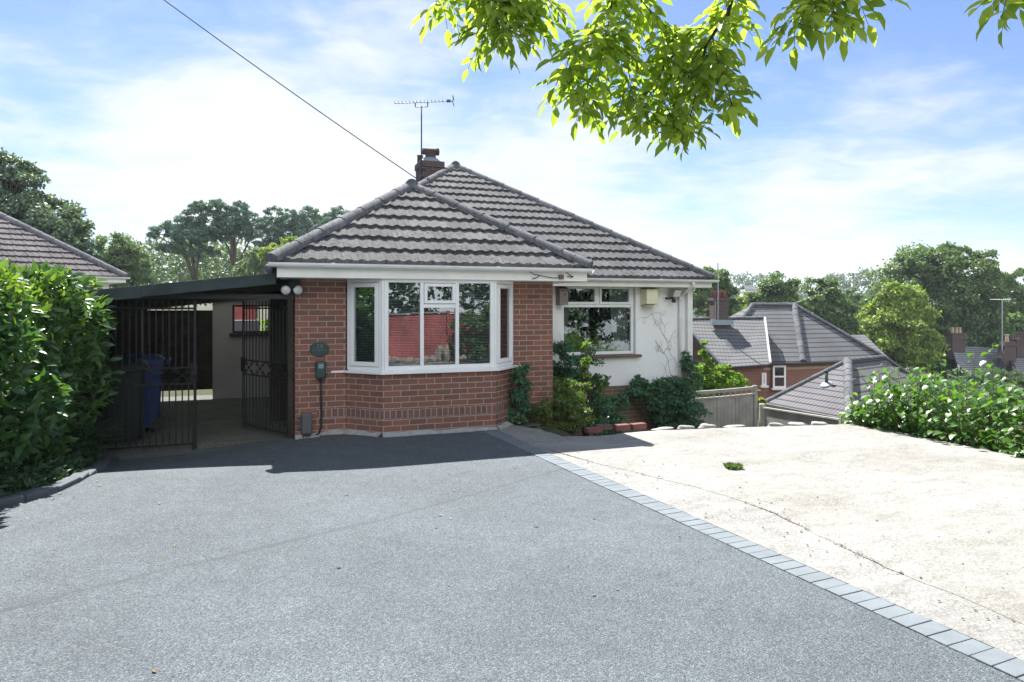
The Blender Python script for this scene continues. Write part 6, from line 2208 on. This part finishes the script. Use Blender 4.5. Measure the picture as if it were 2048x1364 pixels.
# ================================================================== OVERHANGING LIMB
def overhang():
    T = thing('overhanging_tree', 'tree whose leafy limb hangs into the top of the picture', 'tree', (7.4, 3.4, -0.6), WF)
    trunk = Vector((7.4, 3.4, -0.6))
    mb = MB()
    fork = Vector((7.2, 3.5, 3.1))
    mb.tube([trunk, trunk.lerp(fork, .5) + Vector((.06, 0, 0)), fork], [0.2, 0.17, 0.13], 10)
    Yb = 4.2
    A = at(1480, -60, Yb)
    limb = [fork, Vector((5.6, 3.7, 4.4)), Vector((3.6, 3.9, 4.6)), Vector((2.2, 4.1, 4.15)), A]
    mb.tube(limb, [0.10, 0.075, 0.05, 0.032, 0.017], 9)
    tips = []
    def tw(pts, r0):
        n = len(pts)
        mb.tube(pts, [max(0.0022, r0 * (1 - 0.85 * i / (n - 1))) for i in range(n)], 6)
        tips.append(pts)
    Q = lambda px, py, dy=0.0: at(px, py, Yb + dy)
    # shoots: the central drooping spray, the left spray and the right one
    tw([A, Q(1455, 30), Q(1432, 60), Q(1412, 92), Q(1400, 140), Q(1390, 195), Q(1375, 255)], 0.015)
    tw([Q(1440, 48), Q(1385, 60, .1), Q(1335, 110, .15), Q(1310, 180, .1), Q(1290, 230)], 0.006)
    tw([Q(1425, 75), Q(1435, 120, -.1), Q(1448, 155, -.15), Q(1462, 200, -.1)], 0.005)
    tw([Q(1405, 120), Q(1360, 165, .2), Q(1340, 205, .2), Q(1345, 240, .1)], 0.005)
    b2 = Q(1230, -70, 0.1)
    mb.tube([limb[2], Vector((2.0, 4.25, 4.7)), Vector((1.2, 4.35, 4.2)), b2], [0.04, 0.03, 0.02, 0.010], 8)
    tw([b2, Q(1222, 20, .05), Q(1214, 70), Q(1200, 110), Q(1180, 160), Q(1165, 200, -.05)], 0.007)
    tw([Q(1216, 50), Q(1175, 70, -.1), Q(1140, 110, -.1), Q(1125, 165)], 0.005)
    tw([Q(1214, 70), Q(1250, 110, .1), Q(1262, 165, .1), Q(1255, 205)], 0.005)
    tw([b2, Q(1290, 10, .1), Q(1320, 50, .15), Q(1330, 95, .1)], 0.006)
    b3 = Q(985, -60, 0.0)
    mb.tube([Vector((1.2, 4.35, 4.2)), Vector((0.4, 4.3, 4.25)), b3], [0.018, 0.014, 0.008], 7)
    tw([b3, Q(985, 0), Q(980, 30), Q(970, 60), Q(965, 78)], 0.005)
    tw([b3, Q(930, -25), Q(900, -10), Q(885, 8)], 0.004)
    tw([b3, Q(1030, 5), Q(1060, 25), Q(1072, 45)], 0.004)
    tw([b3, Q(1060, -20), Q(1095, 0), Q(1105, 12)], 0.004)
    tw([b3, Q(1005, 5, -.1), Q(1012, 35, -.1), Q(1016, 65, -.1)], 0.004)
    b4 = Q(1640, -70, -0.5)
    mb.tube([limb[1], Vector((3.2, 3.6, 4.5)), Vector((2.3, 3.65, 4.1)), b4], [0.03, 0.022, 0.014, 0.008], 7)
    tw([b4, Q(1620, -10, -.5), Q(1600, 20, -.5), Q(1580, 45, -.5)], 0.004)
    tw([b4, Q(1660, -5, -.5), Q(1665, 15, -.5), Q(1668, 25, -.5)], 0.004)
    tw([b4, Q(1690, -35, -.5), Q(1708, -20, -.5)], 0.004)
    b5 = Q(2020, -60, -0.8)
    mb.tube([limb[1], Vector((4.2, 3.5, 4.0)), b5], [0.02, 0.012, 0.005], 6)
    tw([b5, Q(2015, -20, -.8), Q(2012, 0, -.8)], 0.003)
    # pinnate leaves along each shoot
    P, D, N, L = [], [], [], []
    rach = mb
    def pinnate(o, d, ln, k):
        d = d.normalized()
        side = d.cross(Vector((random.uniform(-.4, .4), random.uniform(-.4, .4), 1))).normalized()
        up = side.cross(d).normalized()
        prev = o
        pts = [o]
        for j in range(1, k + 1):
            dd = (d + Vector((0, 0, -0.10 * j))).normalized()
            prev = prev + dd * (ln / k)
            pts.append(prev)
            sz = random.uniform(0.065, 0.128)
            if j < k:
                for s in (-1, 1):
                    if random.random() < 0.10: continue
                    P.append(tuple(prev)); D.append(tuple(dd * 0.75 + side * s * 0.85 + Vector((random.uniform(-.3, .3), random.uniform(-.3, .3), random.uniform(-.4, .25))))); N.append(tuple(up + Vector((random.gauss(0, .45), random.gauss(0, .45), random.gauss(0, .3))))); L.append(sz)
            else:
                P.append(tuple(prev)); D.append(tuple(dd)); N.append(tuple(up + Vector((random.gauss(0, .4), random.gauss(0, .4), 0)))); L.append(sz * 1.1)
        rach.tube(pts, 0.0016, 4, cap=False)
    # the limbs above the picture are in leaf as well
    crownw = [limb[1:4], [limb[3], limb[3].lerp(A, 0.6)], [limb[2], Vector((2.0, 4.25, 4.7)), Vector((1.2, 4.35, 4.2))], [Vector((1.2, 4.35, 4.2)), Vector((0.4, 4.3, 4.25))],
              [limb[1], Vector((3.2, 3.6, 4.5)), Vector((2.3, 3.65, 4.1))], [limb[1], Vector((4.2, 3.5, 4.0))], [limb[0], limb[1]]]
    n_tip = len(tips)
    for pts in crownw:
        tips.append(pts)
        for a, b in zip(pts, pts[1:]):
            for q in (0.25, 0.6, 0.9):                      # short leafy side twigs
                o = a.lerp(b, q)
                tw([o, o + Vector((random.uniform(-.25, .25), random.uniform(-.4, .3), 0.28)), o + Vector((random.uniform(-.5, .5), random.uniform(-.6, .4), 0.5))], 0.006)
    for ti, pts in enumerate(tips):
        seg = [(pts[i + 1] - pts[i]).length for i in range(len(pts) - 1)]
        tot = sum(seg)
        n = max(4, int(tot / (0.0185 if ti < n_tip else 0.03)))
        for j in range(n):
            t = (j + 0.6) / n * tot
            i = 0
            while i < len(seg) - 1 and t > seg[i]:
                t -= seg[i]; i += 1
            q = pts[i].lerp(pts[i + 1], min(1, t / seg[i]))
            ax = (pts[i + 1] - pts[i]).normalized()
            a = j * 2.4 + random.uniform(-.5, .5)
            out = Vector((math.cos(a), math.sin(a) * 0.9, random.uniform(-.7, .25)))
            pinnate(q, out + ax * 0.5, random.uniform(0.13, 0.23), random.choice((3, 3, 4)))
        pinnate(pts[-1], pts[-1] - pts[-2], 0.15, 3)
    part(mb, 'branches', M_TWIG, T, smooth=True)
    L = np.array(L)
    part(leaf_mesh('foliage', P, D, N, L, L * 0.42, LEAFO, BASE[T.name]), 'foliage', L_LIMB, T)


overhang()


# ================================================================== BEHIND THE CAMERA: what the windows mirror
def behind():
    T = thing('red_fence', 'red stained board fence mirrored in the bay window', 'fence', (5.0, -12.0, 0))
    mb = MB()
    x = 2.95
    while x < 8.5:
        mb.box((x, -12.02 + random.uniform(-.006, .006), 0.0), (x + 0.14, -12.0, 1.42 + random.uniform(-.02, .02)))
        x += 0.146
    part(mb, 'boards', M_RED, T)
    mb = MB()
    for x in (3.0, 4.9, 6.8, 8.4):
        mb.box((x, -11.999, 0), (x + 0.09, -11.92, 1.5))
    part(mb, 'post', M_RED, T)
    mb = MB().box((2.9, -12.03, 1.43), (8.55, -11.96, 1.47))
    part(mb, 'capping_rail', M_GREYWOOD, T)
    plant('street_hedge', 'sunlit green hedge mirrored in the bay window right pane', 'hedge', [(5.55, -11.4, 0.75, 0.6, 0.4, 0.65), (6.3, -11.4, 0.85, 0.7, 0.4, 0.75), (5.7, -11.4, 0.3, 0.7, 0.4, 0.4), (7.2, -11.4, 0.8, 0.7, 0.4, 0.8), (6.6, -11.4, 1.4, 0.9, 0.5, 0.5), (5.9, -11.45, 1.25, 0.45, 0.4, 0.4)], 90, 4200, 0.12, L_BROAD, base=(6.3, -11.4, 0))
    for i, (x, y, h) in enumerate([(1.2, -14.5, 5.0), (5.2, -16.5, 6.0), (9.0, -15.5, 5.5), (14.0, -14, 6.0), (-4, -17, 6.0)]):
        b = (x, y, 0)
        lab = ['dark street tree left of the red fence', 'tall dark street tree behind the red fence middle', 'dark street tree behind the red fence right end', 'dark street tree far right of the red fence', 'dark street tree far left of the red fence'][i]
        t = thing('street_tree', lab, 'tree', b, HF, 'trees across the street')
        part(foliage('crown', [((x, y, h * 0.55), (2.4, 1.9, h * 0.42)), ((x + 1, y + .4, h * 0.8), (1.6, 1.5, h * 0.25)), ((x - 1.2, y, h * 0.35), (1.4, 1.3, 1.3))], 90, 4200, 0.24, base=b), 'crown', L_DARK, t)
        part(MB().tube([(x, y, -0.1), (x, y, h * 0.5)], [0.2, 0.12], 8), 'trunk', M_BARK, t)
    plant('tall_hedge', 'tall dark hedge across the street mirrored in the white wall window', 'hedge', [(10 + i * 1.5, -14 + 0.3 * (i % 2), z, 1.3, 0.8, 1.4) for i in range(9) for z in (0.9, 2.8, 4.6, 6.4)], 700, 30000, 0.2, L_HEDGE2, base=(15, -14, 0), stem=False)
    for i in range(22):
        mb = MB()
        x = 2.9 + i * 0.19 + random.uniform(-.06, .06)
        y = -11.3 - random.uniform(0, .45)
        h = random.uniform(.06, .13)
        if i in (9, 10):
            h = 0.3
        blob(mb, (x, y, h * 0.8), (0.13, 0.11, h), 2, 0.2)
        solo(mb, 'rubble_stone', M_STONE, 'pale broken rubble stone heaped in front of the red fence', 'stone', (x, y, 0), HF, 'rubble stones by the red fence')


behind()


# ================================================================== SUMMER HAZE OVER THE VALLEY
def haze():
    m, k = material('air_haze')
    v = k.n('ShaderNodeVolumePrincipled', {'Color': (0.86, 0.93, 1.0), 'Density': HAZE_DENSITY, 'Anisotropy': 0.2})
    o_ = k.n('ShaderNodeOutputMaterial', {})
    k.t.links.new(v.outputs[0], o_.inputs['Volume'])
    structure(MB().box((-1400, -160, -9.5), (1400, 1700, 45)), 'haze', m, WF, kind='stuff')


haze()


# ================================================================== LITTER ON THE DRIVE AND PAD
def litter():
    mb = MB()
    for i in range(170):
        d = random.uniform(1.2, 8)
        if random.random() < 0.75:
            s = strip_left(d) + 0.25 + abs(random.gauss(0, 0.7)); z = 0.014
        else:
            s = random.uniform(-1.5, strip_left(d)); z = 0.006
        r = random.uniform(0.003, 0.008)
        blob(mb, (s, -d, z + r * 0.3), (r * random.uniform(.8, 1.7), r, r * 0.6), 1, 0.25)
    o = structure(mb, 'pebbles', m_plain('grit', (0.17, 0.155, 0.14), 0.9, 0.4, 9.0), kind='stuff')
    tag(o, 'scattered small pebbles and grit on the concrete and drive', 'pebbles', kind='stuff')
    P, D, N = [], [], []
    for i in range(260):
        t = random.random()
        y = -1.9 - t * 4.2
        x = np.interp(-y, [1.2, 2.19, 2.75, 3.48, 3.9, 4.8, 5.55, 5.96], [2.62, 2.80, 2.95, 3.21, 3.37, 3.49, 3.40, 3.36])
        if math.sin(y * 5.0) + math.sin(y * 2.3 + 1) < 0.1: continue
        P.append((x + random.gauss(0, 0.012), y, 0.011)); a = random.uniform(0, 6.28)
        D.append((math.cos(a), math.sin(a), 0.25)); N.append((0, 0, 1))
    o = _link('crack_litter', leaf_mesh('crack_litter', P, D, N, 0.02, 0.012, LEAFQ), M_SILLT, 0)
    o.location = HF.o; o.rotation_euler = (0, 0, HF.a)
    tag(o, 'dry brown leaf litter and moss caught along the concrete crack', 'litter', kind='stuff')


    P, D, N = [], [], []
    for i in range(46):
        d = random.uniform(0.5, 6.0)
        if i % 3:
            kx = float(np.interp(-d, [-6.6, -5.2, -4.05, -3.35, -2.95, -2.68, -2.45, -2.1, -1.6, -1.1, -0.45], [-6.0, -5.0, -3.9, -3.1, -2.6, -2.2, -2.02, -1.93, -1.91, -1.95, -2.03]))
            x = kx + 0.05 + abs(random.gauss(0, 0.22))
        else:
            x = random.uniform(-1.2, 2.3)
        a = random.uniform(0, 6.28)
        P.append((x, -d, gz(x, -d) + 0.010)); D.append((math.cos(a), math.sin(a), random.uniform(0, .25))); N.append((random.gauss(0, .2), random.gauss(0, .2), 1))
    o = _link('leaf_litter', leaf_mesh('leaf_litter', P, D, N, 0.045, 0.02, LEAFO), m_leaf('fallen_leaf', (0.10, 0.06, 0.025), (0.16, 0.11, 0.04), (0.10, 0.13, 0.04), 0.6, 0.1), 0)
    o.location = HF.o; o.rotation_euler = (0, 0, HF.a)
    tag(o, 'few fallen leaves lying on the drive near the hedge kerb', 'litter', kind='stuff')


litter()
